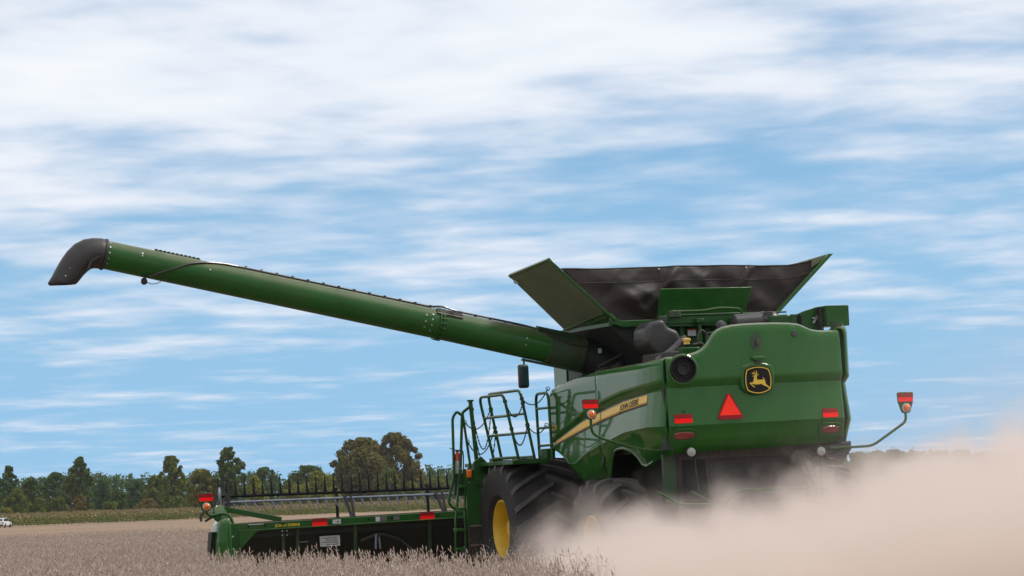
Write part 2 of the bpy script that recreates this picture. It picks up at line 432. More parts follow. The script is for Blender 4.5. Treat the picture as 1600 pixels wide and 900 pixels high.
# rear details
def rear_frame(u, w, lift):
    o = rear_pt(u, w, lift); ex = (rear_pt(u + 0.05, w) - rear_pt(u - 0.05, w)).normalized()
    ey = (rear_pt(u, w + 0.05) - rear_pt(u, w - 0.05)).normalized(); return o, ex, ey
def rear_plate(name, u, w, poly, t, m, lift=0.0, bevel=0.0, parent=None):
    o, ex, ey = rear_frame(u, w, lift)
    mb = MB(); mb.prism(poly, (o, ex, ey), t); return mb.build(name, m, parent or P, bevel=bevel)
def rect(a, b): return [(-a/2, -b/2), (a/2, -b/2), (a/2, b/2), (-a/2, b/2)]
def ell(a, b, n=24, p=2.0):
    out = []
    for i in range(n):
        t = 2*math.pi*i/n; c, s_ = math.cos(t), math.sin(t)
        out.append((a * math.copysign(abs(c)**(2/p), c), b * math.copysign(abs(s_)**(2/p), s_)))
    return out
for (u, w) in ((-1.200, 2.528), (1.055, 2.528)):
    rear_plate('reflector_strip', u, w - 0.032, rect(0.255, 0.064), 0.006, 'reflector_red', 0.004)
    rear_plate('reflector_strip', u, w + 0.032, rect(0.255, 0.060), 0.006, 'reflector_dark', 0.0035)
for (u, w) in ((-1.195, 2.292), (1.06, 2.292)):
    ring = rear_plate('tail_light', u, w, ell(0.205, 0.105, 28, 3.0), 0.014, 'green_frame', 0.010, bevel=0.006)
    rear_plate('lens', u, w, ell(0.142, 0.054, 28, 3.2), 0.022, 'lamp_red', 0.018, bevel=0.012, parent=ring)
# slow-moving-vehicle triangle
u, w = -0.515, 2.665
smv = rear_plate('warning_triangle', u, w, [(-0.165, -0.175), (0.165, -0.175), (0.190, -0.135), (0.028, 0.190), (-0.028, 0.190), (-0.190, -0.135)], 0.006, 'reflector_dark', 0.012)
rear_plate('triangle_center', u, w, [(-0.160, -0.118), (0.160, -0.118), (0, 0.182)], 0.004, 'signal_orange', 0.0185, parent=smv)
# emblem: shield plate with a leaping deer
def em(pts, k=1.0): return [((x - 443) * 0.000668 * k, (490 - y) * 0.000668 * k) for x, y in pts]
shield = [(185,265),(240,243),(300,225),(370,212),(440,206),(510,211),(580,222),(640,241),(690,265),(710,310),(725,360),(737,415),(741,480),(740,540),(733,600),(722,650),(705,695),
          (640,725),(580,748),(510,765),(440,772),(370,767),(300,752),(240,732),(190,705),(168,650),(155,595),(147,540),(144,480),(147,415),(155,360),(168,310)]
bo = rear_pt(-0.075, 3.12); bfr = lambda w, l: (Vector((-0.075, bo.y - l, w)), Vector((1, 0, 0)), Vector((0, 0, 1)))
recess = MB().prism(em([(70,330),(110,190),(250,140),(440,118),(640,140),(780,190),(830,330),(830,640),(700,760),(440,790),(190,760),(60,640)]), bfr(3.035, 0.012), -0.10).build('emblem_recess', 'green_paint', P, bevel=0.02)
badge = MB().prism(em(shield, 1.07), bfr(3.028, 0.014), 0.012).build('emblem_badge', 'decal_black', P)
o_, ex_, ey_ = bfr(3.028, 0.0265)
mb = MB(); outer = em(shield, 1.0); inner = em(shield, 0.935); n_ = len(outer); ez_ = ex_.cross(ey_)
pts = [o_ + ex_*p[0] + ey_*p[1] for p in outer] + [o_ + ex_*p[0] + ey_*p[1] for p in inner]
pts += [p + ez_*0.003 for p in pts]
fs = []
for i in range(n_):
    j = (i+1) % n_; fs += [(2*n_+i, 2*n_+j, 3*n_+j, 3*n_+i), (i, j, 2*n_+j, 2*n_+i), (n_+j, n_+i, 3*n_+i, 3*n_+j)]
mb.add(pts, fs); mb.build('emblem_ring', 'emblem_yellow', badge)
deer = [(305,408),(350,385),(385,372),(410,376),(455,358),(450,376),(415,390),(408,430),(412,480),(470,484),(540,482),(562,485),(562,465),(540,432),(560,440),(582,465),(590,495),(600,540),(614,585),(650,610),(690,652),(710,692),
        (690,688),(655,650),(620,627),(585,616),(545,596),(510,570),(450,578),(380,581),(340,573),(300,563),(275,560),(330,608),(360,634),(350,644),(310,620),(262,577),(235,545),(250,535),(300,535),(325,522),(332,480),(345,440),(350,410),(335,407),(315,413)]
mb = MB(); mb.prism(em(deer), (o_, ex_, ey_), 0.0035)
for pl in ([(398,376),(414,330),(396,282)], [(402,352),(362,338),(345,296)], [(378,344),(335,352),(292,350)], [(340,348),(306,322)]):
    q = em(pl); pp = [o_ + ex_*a + ey_*b + ez_*0.002 for a, b in q]
    mb.tube(pp, [0.007] * (len(pp) - 1) + [0.003], 5)
mb.build('emblem_deer', 'emblem_yellow', badge)
# latch pocket, lock, plug and air outlet
pocket = rear_plate('latch_pocket', -0.06, 3.575, ell(0.085, 0.125, 24), 0.004, 'green_inner', 0.003)
rear_plate('latch_key', -0.05, 3.555, rect(0.05, 0.09), 0.03, 'dark_metal', 0.006, bevel=0.008, parent=pocket)
hd = rear_plate('hood_handle', -0.06, 3.335, ell(0.095, 0.030, 20, 3.0), 0.045, 'green_frame', 0.02, bevel=0.012)
rear_plate('handle_lock', -0.06, 3.29, rect(0.075, 0.06), 0.03, 'dark_metal', 0.012, bevel=0.008, parent=hd)
rear_plate('hood_plug', 0.545, 3.672, ell(0.045, 0.045, 18), 0.012, 'black_plastic', 0.004, bevel=0.004)
for (u, w, r) in ((-1.185, 2.625, 0.018),):
    rear_plate('hood_hole', u, w, ell(r, r, 10), 0.003, 'decal_black', 0.003)
o, ex, ey = rear_frame(-1.175, 3.222, 0.0); ez = ex.cross(ey)
MB().lathe([(0.225, -0.03), (0.222, 0.016), (0.205, 0.03), (0.19, 0.03), (0.19, -0.03)], o, ez, 36, True).build('outlet_surround', 'green_paint', P)
ch = MB().lathe([(0.188, 0.0), (0.188, 0.06), (0.180, 0.075), (0.166, 0.072), (0.156, 0.05), (0.150, 0.020), (0.002, 0.018)], o, ez, 36, False).build('air_outlet', 'decal_black', P)
MB().lathe([(0.086, 0.015), (0.086, 0.055), (0.078, 0.062), (0.066, 0.055), (0.060, 0.026), (0.002, 0.024)], o, ez, 28, False).build('exhaust_stub', 'dark_sheet_shade', ch)
# side stripe with lettering and model number
def ribbon(name, hi, lo, v0, v1, m, lift, n=60):
    rows = []
    for i in range(n + 1):
        v = v0 + (v1 - v0) * i / n
        a, b = lerp(hi, v), lerp(lo, v); rows.append([side_pt(v, b + (a - b) * j / 4, lift) for j in range(5)])
    return MB().grid(rows).build(name, m, P, angle=60, solid=0.002)
st_hi = [(0.58, 2.899), (1.523, 2.832), (2.502, 2.714), (3.321, 2.585), (4.324, 2.352), (4.42, 2.315)]
st_lo = [(0.58, 2.779), (1.488, 2.704), (2.519, 2.589), (3.655, 2.418), (4.42, 2.30)]
for (a, b) in ((0.58, 2.478), (2.507, 4.42)):
    ribbon('side_stripe', st_hi, st_lo, a, b, 'stripe_yellow', 0.006)
    ribbon('stripe_border', [(q, w + 0.022) for q, w in st_hi], [(q, w - 0.03) for q, w in st_lo], a, b, 'stripe_edge', 0.003)
lettering('side_lettering', 'JOHN DEERE', 0.118, lambda x, y: side_pt(1.66 - x, lerp(st_lo, 1.66 - x) + 0.022 + y, 0.0095), 'decal_black', P, xs=1.12, shear=0.2)
lettering('model_number', 'S770', 0.10, lambda x, y: side_pt(4.50 - x, 2.52 + y, 0.005), 'stripe_yellow', P, xs=1.1)
for v, w in ((2.53, 1.95), (2.44, 2.02)):
    q = side_pt(v, w, 0.0); MB().box(q + Vector((-0.01, 0, 0)), (0.03, 0.045, 0.11)).build('panel_latch', 'dark_metal', P, bevel=0.008)
# light arch lip over the rear wheel
arch = [(v, lerp(side_bt, v)) for v in (0.62, 0.75, 0.87, 0.95, 1.027, 1.12, 1.218, 1.34, 1.463, 1.56, 1.642, 1.75, 1.854, 1.98, 2.077, 2.16, 2.227, 2.30, 2.355, 2.42, 2.46)]
MB().tube([side_pt(v, w + 0.012, 0.0) for v, w in arch], 0.022, 8).build('wheel_arch_lip', 'green_paint', P)

# grain tank with raised covers
tk = MB()
tk.bb((-0.60, 2.72, 2.9), (1.42, 5.15, 4.02))
tk.build('grain_tank', 'dark_sheet_shade', P)  # near-black walls: shade below the raised cover put into the colour
MB().prism([(-1.17, 4.02), (-0.60, 4.02), (-0.60, 3.3), (-0.75, 3.62), (-1.17, 3.97)], ((0, 5.1, 0), (1, 0, 0), (0, 0, 1)), 2.3).build('tank_shade_liner', 'dark_sheet_shade', P)  # added dark liner, painted as the shade beneath the cover hinge
mb = MB()
mb.prism([(-1.21, 0.115), (-1.21, 0.03), (-1.0, -0.03), (-0.80, -0.03), (-0.62, -0.16), (-0.3, -0.16), (-0.3, 0.07), (-1.0, 0.07)], ((0, 2.72, 4.0), (1, 0, 0), (0, 0, 1)), 0.03)
mb.bb((-1.22, 2.70, 3.985), (-1.17, 5.1, 4.05)); mb.bb((1.42, 2.70, 3.985), (1.50, 5.1, 4.12)); mb.bb((-1.17, 5.04, 3.98), (1.42, 5.1, 4.04))
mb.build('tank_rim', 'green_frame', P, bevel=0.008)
def slab(name, q, t, m, parent=None, bevel=0.006):
    q = [Vector(p) for p in q]; nrm = (q[1] - q[0]).cross(q[3] - q[0]).normalized() * t
    return MB().add(q + [p + nrm for p in q], [(3,2,1,0),(4,5,6,7),(0,1,5,4),(1,2,6,5),(2,3,7,6),(3,0,4,7)]).build(name, m, parent or P, bevel=bevel)
lf = slab('tank_cover', [(-1.202, 2.70, 4.13), (-1.182, 4.62, 3.99), (-2.083, 4.62, 4.88), (-2.128, 2.70, 4.98)], 0.03, 'flap_panel')
slab('cover_hinge', [(-1.13, 2.66, 4.06), (-1.12, 4.66, 3.925), (-1.21, 4.66, 4.005), (-1.225, 2.66, 4.145)], 0.05, 'green_frame', lf)
slab('cover_edge', [(-2.100, 2.69, 4.955), (-2.060, 4.64, 4.855), (-2.105, 4.64, 4.90), (-2.150, 2.69, 5.00)], 0.045, 'green_frame', lf)
slab('cover_seam', [(-1.255, 2.72, 4.165), (-1.235, 4.60, 4.025), (-1.265, 4.60, 4.055), (-1.285, 2.72, 4.195)], -0.012, 'green_frame', lf)
slab('cover_end_flange', [(-1.20, 2.675, 4.12), (-1.20, 2.70, 4.12), (-2.13, 2.70, 4.98), (-2.13, 2.675, 4.98)], 0.035, 'green_frame', lf)
MB().box((-2.03, 4.50, 4.79), (0.015, 0.12, 0.05), Matrix.Rotation(R(-45), 3, 'Y')).build('cover_label', 'label_white', lf)
rf = slab('tank_cover', [(1.50, 2.70, 4.13), (2.411, 2.70, 4.972), (2.36, 4.62, 4.88), (1.48, 4.62, 3.99)], 0.03, 'green_frame')
slab('cover_end_flange', [(1.46, 2.67, 4.135), (1.53, 2.67, 4.135), (2.44, 2.67, 4.985), (2.36, 2.67, 4.985)], 0.03, 'green_paint', rf)
slab('cover_gusset', [(2.08, 2.69, 4.78), (2.22, 2.69, 4.86), (2.40, 2.69, 4.968), (2.10, 2.69, 4.90)], 0.012, 'flap_panel', rf)
# rear fabric between the covers, sagging and creased
rows = []
random.seed(5)
top_tab = [(0, 4.86), (0.10, 4.853), (0.28, 4.852), (0.42, 4.870), (0.52, 4.865), (0.66, 4.855), (0.76, 4.835), (0.86, 4.835), (0.93, 4.875), (1.0, 4.955)]
NU, NV = 84, 26
for j in range(NV + 1):
    t = j / NV; row = []
    for i in range(NU + 1):
        s_ = i / NU
        ul = -1.16 + (-1.915 + 1.16) * t; ur = 1.49 + (2.36 - 1.49) * t
        u = ul + (ur - ul) * s_
        wt_ = lerp(top_tab, s_); w = 4.06 + (wt_ - 4.06) * t
        e = min(1.0, 5 * s_, 5 * (1 - s_)) * min(1, 4*t + 0.2)
        v = 2.75 + 0.16 * math.sin(math.pi * s_) * (0.3 + 0.7*t) * 1.0
        dn = mnoise.noise(Vector((u * 1.3, w * 2.6, 3.0))) * 0.07
        for (q_, ang, fr_, am_) in ((1.0, 0.55, 2.1, 0.055), (7.0, -0.7, 2.9, 0.040), (4.0, 0.15, 4.2, 0.022)):   # taut diagonal creases
            a_ = u * math.cos(ang) + w * math.sin(ang); b_ = -u * math.sin(ang) + w * math.cos(ang)
            dn += am_ * (1 - abs(mnoise.noise(Vector((a_ * 0.7, b_ * fr_, q_)))) * 2.6)
        for (fu, amp) in ((-0.05, 0.10), (1.15, 0.11), (-1.0, 0.05), (0.5, 0.04)):
            d = (u - fu) + (wt_ - w) * 0.8; dn += amp * math.exp(-(d / 0.075)**2) * t
        dn *= 1 - 0.75 * t ** 5
        row.append((u, v - dn * e, w + 0.01 * mnoise.noise(Vector((u*2, 1, t*3))) * t))
    rows.append(row)
fab = MB().grid(rows).build('tank_fabric', 'black_cloth', P, angle=80, solid=0.006)
MB().tube([rows[-1][i] for i in range(0, NU + 1, 2)], 0.014, 6).build('fabric_hem', 'black_cloth', fab)
jr = int(NV * 0.74)
MB().tube([Vector(rows[jr][i]) + Vector((0, -0.006, 0)) for i in range(0, NU + 1, 2)], 0.007, 6).build('fabric_seam', 'black_cloth', fab)
for s_ in (0.37, 0.71):
    ic = int(s_ * NU); MB().tube([Vector(rows[j][ic]) + Vector((0, -0.006, 0)) for j in range(4, NV + 1, 2)], 0.007, 6).build('fabric_seam', 'black_cloth', fab)
for s_ in (0.37, 0.71):
    q = Vector(rows[-2][int(s_ * NU)]); MB().lathe([(0.016, 0), (0.016, 0.02), (0.006, 0.024)], q, (0, -1, 0), 10).build('fabric_button', 'bright_metal', fab)
slab('rear_tank_cover', [(-0.52, 2.55, 4.06), (0.875, 2.55, 4.06), (0.975, 2.42, 4.505), (-0.50, 2.42, 4.515)], 0.03, 'green_frame', bevel=0.012)

# engine deck behind the tank
mb = MB(); mb.bb((-0.60, 2.15, 3.30), (1.42, 2.70, 4.06)); mb.bb((-0.66, 1.95, 3.92), (1.35, 2.15, 3.96))
mb.bb((-0.62, 1.93, 3.96), (0.6, 1.97, 4.10))
for u in (-0.35, 0.05, 0.42, 0.8): mb.bb((u, 2.07, 3.35), (u + 0.07, 2.15, 3.92))
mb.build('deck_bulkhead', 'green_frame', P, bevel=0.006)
MB().bb((-1.33, 0.34, 3.18), (1.24, 2.75, 3.24)).build('engine_deck', 'dark_metal', P)
MB().bb((-1.0, 0.8, 3.24), (0.9, 2.0, 3.52)).build('engine_block', 'dark_metal', P, bevel=0.03)
mb = MB(); mb.tube(fillet([(-0.60, 1.9, 4.02), (-0.55, 1.9, 4.14), (-0.05, 1.9, 4.135), (0.25, 1.9, 4.175), (0.55, 1.9, 4.15), (0.60, 1.9, 4.06)], 0.08), 0.018, 8)
mb.tube([(-0.62, 1.92, 4.08), (1.3, 1.92, 4.085)], 0.013, 8); mb.build('deck_rail', 'green_frame', P)
mb = MB(); mb.box((-0.52, 1.9, 4.10), (0.14, 0.1, 0.10)); mb.box((-0.68, 1.9, 4.02), (0.12, 0.08, 0.12)); mb.lathe([(0.05, 0), (0.05, 0.1)], (-0.45, 1.88, 4.05), (0, 0, 1), 12)
mb.build('valve_block', 'green_inner', P, bevel=0.01)
for q, z0 in ((-0.12, 3.55), (0.44, 3.75)): MB().tube([(q, 1.86, z0), (q, 1.86, 3.98)], 0.03, 10).box((q, 1.86, 3.99), (0.11, 0.1, 0.06)).build('hydraulic_cylinder', 'green_frame', P, bevel=0.006)
# black intake duct, exhaust pipe, air cleaner
mb = MB(); mb.prism([(-0.02, 0.12), (0.12, -0.05), (0.38, -0.18), (0.52, -0.12), (0.60, 0.05), (0.50, 0.28), (0.34, 0.34), (0.28, 0.46), (0.10, 0.42), (0.0, 0.34)], ((-1.08, 1.55, 3.56), (1, 0, 0), (0, 0, 1)), -0.55)
mb.build('intake_duct', 'black_plastic', P, bevel=0.06, seg=4)
MB().tube(fillet([(-1.06, 1.25, 3.38), (-0.80, 1.25, 3.54), (-0.66, 1.25, 3.66), (-0.58, 1.25, 3.70)], 0.1), [0.062] * 12 + [0.07] * 2, 16).build('exhaust_pipe', 'pipe_metal', P)
mb = MB(); mb.lathe([(0.10, -0.02), (0.135, 0.0), (0.135, 0.42), (0.145, 0.43), (0.145, 0.47), (0.135, 0.48), (0.135, 0.60), (0.12, 0.66), (0.08, 0.70)], (0.16, 1.2, 3.90), (1, 0, 0.05), 24)
mb.box((0.66, 1.12, 4.0), (0.12, 0.1, 0.10)); mb.build('air_cleaner', 'black_plastic', P)
MB().lathe([(0.03, -0.06), (0.075, -0.03), (0.085, 0.02), (0.06, 0.07), (0.02, 0.08)], (-0.14, 1.0, 3.86), (0.3, -1, 0.2), 18).build('filter_cap', 'black_plastic', P)
mb = MB(); hp = [(-0.47 + 0.07*math.cos(a), 0.9, 3.68 + 0.12*math.sin(a)) for a in [R(x) for x in range(-60, 260, 20)]]
mb.tube(hp, 0.016, 8); mb.tube([(-0.62, 0.9, 3.60), (-0.52, 0.88, 3.62), (-0.40, 0.9, 3.56)], 0.02, 8); mb.tube([(-0.40, 0.9, 3.76), (-0.1, 0.9, 3.79), (0.1, 0.9, 3.77)], 0.012, 8)
mb.build('hoses', 'black_plastic', P)
MB().tube([(-0.42, 0.92, 3.70), (-0.05, 0.92, 3.735)], 0.014, 8).build('deck_pipe', 'green_frame', P)
MB().bb((-0.86, 0.75, 3.40), (-0.58, 0.95, 3.56)).bb((-0.58, 0.75, 3.40), (-0.40, 0.95, 3.54)).build('battery_box', 'green_frame', P, bevel=0.01)
MB().lathe([(0.045, 0), (0.045, 0.05), (0.06, 0.05), (0.06, 0.08), (0.03, 0.09)], (-0.64, 1.1, 3.62), (0, 0, 1), 14).build('filler_cap', 'stripe_yellow', P)
sg = MB().box((-0.17, 2.05, 3.83), (0.13, 0.008, 0.10)).build('warning_plate', 'label_white', P); MB().box((-0.17, 2.043, 3.872), (0.13, 0.008, 0.016)).build('plate_stripe', 'red_paint', sg)
# green ledge and upright box at the right rear
mb = MB(); mb.prism([(0.95, 0.17), (1.05, 0.17), (1.16, 0.21), (1.37, 0.265), (1.37, -0.3), (0.95, -0.3)], ((0, 0.95, 3.83), (1, 0, 0), (0, 0, 1)), -0.04)
mb.bb((0.62, 0.96, 3.5), (0.98, 1.0, 3.985)); mb.build('deck_side_wall', 'green_frame', P, bevel=0.006)
mb = MB(); mb.bb((1.40, 0.70, 3.80), (1.765, 1.15, 4.10)); mb.bb((1.40, 0.85, 3.3), (1.42, 1.15, 3.80)); mb.build('elevator_head', 'green_frame', P, bevel=0.015)
MB().bb((1.355, 0.80, 3.4), (1.396, 1.1, 4.085)).build('rubber_gap_seal', 'black_plastic', P)
MB().prism(ell(0.032, 0.075, 16, 4), ((1.08, 0.943, 3.91), (1, 0, 0), (0, 0, 1)), 0.006).build('wall_slot', 'decal_black', P)
MB().bar((1.29, 0.93, 3.86), (1.38, 0.93, 3.99), 0.02, 0.03).bar((1.28, 0.93, 3.94), (1.38, 0.93, 3.92), 0.02, 0.02).build('wall_clip', 'bright_metal', P)

# unloading auger, swung out to the left and rising
AV = 4.0
def ax(u): return Vector((u, AV, 3.777 + (-1.80 - u) * 0.2305))
dirn = (ax(-8) - ax(-2)).normalized(); perp = Vector((0.2305, 0, 1)).normalized()
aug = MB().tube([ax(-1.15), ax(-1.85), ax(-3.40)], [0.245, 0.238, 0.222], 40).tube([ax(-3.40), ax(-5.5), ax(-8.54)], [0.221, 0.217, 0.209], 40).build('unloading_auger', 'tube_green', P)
mb = MB()
for du in (0.0, 0.05): mb.lathe([(0.222, 0), (0.244, 0.002), (0.244, 0.022), (0.222, 0.024)], ax(-3.43 - du), dirn, 40)
for k in range(20):
    a = 2*math.pi*k/20; e2 = Vector((0, 1, 0)); off = perp*math.cos(a)*0.236 + e2*math.sin(a)*0.236
    mb.tube([ax(-3.40) + off, ax(-3.50) + off], 0.011, 6)
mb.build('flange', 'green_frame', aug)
mb = MB()
for a0 in (-50, -38, -26):
    for (ua, ub) in ((-3.30, -3.56), (-3.16, -3.38)):
        a = R(a0); off = (perp*math.cos(a) + Vector((0, 1, 0))*math.sin(a)) * 0.235
        mb.bar(ax(ua) + off, ax(ub) + off, 0.03, 0.02, off)
mb.build('flange_rib', 'dark_metal', aug)
mb = MB()
for (ub, angs) in ((-3.72, (-70, -95, -118)), (-3.62, (-62, -82, -104, -128)), (-2.15, (-80, -105)), (-2.05, (-60,)), (-1.85, (-75, -100, -125)), (-8.0, (-70, -60)), (-7.0, (-70,)), (-8.47, (-40, -62, -85, -108, -130))):
    for a0 in angs:
        a = R(a0); rr = 0.21 + (ub + 8.5) * 0.0023; off = perp*math.cos(a) + Vector((0, 1, 0))*math.sin(a)
        mb.lathe([(0.013, 0), (0.013, 0.012)], ax(ub) + off * (rr - 0.002), off, 8)
tag(mb.build('tube_bolts', 'bright_metal', aug), kind='stuff')
# root collar and shroud
mb = MB(); mb.lathe([(0.25, 0), (0.285, 0.0), (0.285, 0.05), (0.25, 0.05)], ax(-1.22), dirn, 36)
mb.lathe([(0.246, 0), (0.256, 0.004), (0.256, 0.52), (0.24, 0.53)], ax(-1.25), dirn, 36); mb.build('root_collar', 'green_inner', aug)
mb = MB()
for a0 in (-8, -22, -36):
    a = R(a0); off = (perp*math.cos(a) + Vector((0, 1, 0))*math.sin(a)) * 0.268
    mb.bar(ax(-1.28) + off, ax(-1.98) + off, 0.045, 0.03, off)
off = -perp * 0.262; mb.bar(ax(-1.28) + off, ax(-2.10) + off, 0.10, 0.03, off); mb.build('root_rib', 'green_inner', aug)
# elbow and turret
mb = MB(); mb.tube([(-0.62, AV, 2.9), (-0.72, AV, 3.22), (-0.86, AV, 3.46), (-1.02, AV, 3.58), ax(-1.2)], [0.33, 0.33, 0.31, 0.28, 0.27], 28); mb.build('auger_elbow', 'dark_sheet_shade', P)  # elbow coloured near-black to carry the shade of the recess
mb = MB(); mb.tube([(-1.15, 3.55, 3.36), (-0.8, 3.5, 3.44), (-0.5, 3.4, 3.40)], 0.022, 8); mb.tube([(-1.1, 3.6, 3.42), (-0.7, 3.5, 3.62), (-0.5, 3.3, 3.7)], 0.016, 8)
mb.lathe([(0.07, 0), (0.07, 0.2), (0.04, 0.22)], (-0.86, 3.52, 3.38), (0.3, -1, 0.3), 16); mb.build('turret_hose', 'dark_metal', P)
MB().box((-1.03, 3.66, 3.67), (0.055, 0.01, 0.07)).build('turret_label', 'label_white', P)
# cable along the top of the tube, clips, work lamp, rib strip near the end
mb = MB()
path = []
for (u, a0) in ((-7.84, -150), (-7.70, -120), (-7.50, -92), (-7.30, -62), (-7.05, -38), (-6.8, -18), (-6.5, -6), (-5.5, -2), (-4.5, 0), (-3.62, 0)):
    a = R(a0); path.append(ax(u) + (perp*math.cos(a) + Vector((0, 1, 0))*math.sin(a)) * (0.226 + (u + 8.5)*0.0023))
path += [ax(-3.45) + perp*0.28, ax(-3.25) + perp*0.25, ax(-2.4) + perp*0.252, ax(-2.1) + perp*0.25, ax(-1.95) + perp*0.22 + Vector((0, -0.13, 0)), ax(-1.80) + perp*0.14 + Vector((0, -0.22, 0)), ax(-1.55) + perp*0.09 + Vector((0, -0.25, 0)), ax(-1.2) + perp*0.10 + Vector((0, -0.28, 0))]
mb.tube(fillet(path, 0.2, 4), 0.016, 7)
mb.tube([ax(u) + perp*(0.226 + (u+8.5)*0.0023) for u in (-6.5, -5.5, -4.5, -3.55)], 0.008, 6); mb.build('cable', 'black_plastic', aug)
mb = MB()
for k in range(18):
    u = -6.45 + k * 0.235
    if abs(u + 3.45) < 0.16: continue
    mb.box(ax(u) + perp*0.236, (0.035, 0.05, 0.045), Matrix.Rotation(R(13), 3, 'Y'))
tag(mb.build('cable_clip', 'black_plastic', aug), kind='stuff')
mb = MB()
for k in range(11):
    u = -7.78 + k * 0.062; mb.box(ax(u) + perp*0.219, (0.035, 0.07, 0.03), Matrix.Rotation(R(13), 3, 'Y'))
mb.bar(ax(-7.80) + perp*0.212, ax(-7.13) + perp*0.212, 0.08, 0.014); tag(mb.build('hatch_rib', 'green_inner', aug), kind='stuff')
lampo = MB().lathe([(0.02, -0.03), (0.045, -0.02), (0.05, 0.03), (0.04, 0.05), (0.01, 0.055)], ax(-7.88) - perp*0.265 + Vector((0, -0.05, 0)), (-0.2, -1, -0.5), 16).build('auger_lamp', 'black_plastic', aug)
MB().box(ax(-7.88) - perp*0.225 + Vector((0, -0.05, 0)), (0.03, 0.03, 0.07)).build('lamp_bracket', 'dark_metal', lampo)
mb = MB(); mb.tube([ax(-7.86) - perp*0.27 + Vector((0,-.05,0)), ax(-7.78) - perp*0.29 + Vector((0,-.06,0)), ax(-7.70) - perp*0.27 + Vector((0,-.06,0)), ax(-7.62) - perp*0.20 + Vector((0,-.08,0))], 0.006, 6).build('lamp_lead', 'black_plastic', lampo)
# black rubber spout
cen = [(-8.50, 5.322, 0.222), (-8.58, 5.340, 0.222), (-8.66, 5.345, 0.221), (-8.74, 5.335, 0.220), (-8.82, 5.300, 0.216), (-8.90, 5.235, 0.208), (-8.98, 5.145, 0.198), (-9.06, 5.035, 0.188), (-9.13, 4.93, 0.180), (-9.20, 4.83, 0.176)]
mb = MB().tube([(a, AV, b) for a, b, c in cen], [c for a, b, c in cen], 32, caps=False)
for v in mb.v:
    if v.z < 4.90: v.x += (4.90 - v.z) * 0.62; v.z = 4.90
sp = mb.build('spout', 'spout_rubber', aug, angle=50, solid=0.012)
MB().lathe([(0.218, 0), (0.232, 0.004), (0.232, 0.03), (0.218, 0.034)], ax(-8.49), dirn, 36).build('spout_clamp', 'dark_metal', aug)
mb = MB(); mb.tube([(-8.93, AV - 0.16, 5.32), (-9.05, AV - 0.155, 5.14), (-9.19, AV - 0.15, 4.93)], 0.018, 8); mb.tube([(-8.62, AV - 0.215, 5.28), (-8.74, AV - 0.205, 5.22), (-8.80, AV - 0.20, 5.09)], 0.02, 8)
mb.build('spout_ridge', 'spout_rubber', aug)
mb = MB()
for t in (0.15, 0.5, 0.85): mb.lathe([(0.011, 0), (0.011, 0.012)], Vector((-8.95 - 0.2*t, AV - 0.175, 5.28 - 0.31*t)), (0, -1, 0), 8)
tag(mb.build('spout_rivets', 'bright_metal', aug), kind='stuff')

# cab (mostly hidden), its corner panel and the mirror
cab = MB().prism([(-0.74, 0), (0.9, 0), (0.9, 1.25), (0.82, 1.55), (-0.66, 1.55), (-0.74, 1.25)], ((0, 6.35, 2.0), (1, 0, 0), (0, 0, 1)), 1.0).build('cab', 'green_inner', P, bevel=0.03)
MB().bb((-0.70, 6.34, 2.2), (0.86, 6.36, 3.3)).build('windscreen', 'glass', cab)
MB().bb((-0.80, 5.2, 3.56), (0.96, 6.55, 3.66)).build('cab_roof', 'green_frame', cab, bevel=0.04)
MB().bb((-1.02, 5.22, 3.20), (-0.98, 5.80, 3.62)).build('corner_panel', 'green_paint', P, bevel=0.01)
mr = MB().box((-1.11, 7.0, 3.435), (0.175, 0.08, 0.38)).build('mirror', 'black_plastic', P, bevel=0.035, seg=4)
MB().box((-1.09, 6.955, 3.44), (0.115, 0.012, 0.31)).build('mirror_glass', 'glass', mr, bevel=0.004)
MB().tube(fillet([(-1.09, 7.0, 3.60), (-1.09, 7.0, 3.78), (-0.80, 6.5, 3.70)], 0.06), 0.016, 8).build('mirror_arm', 'black_plastic', mr)

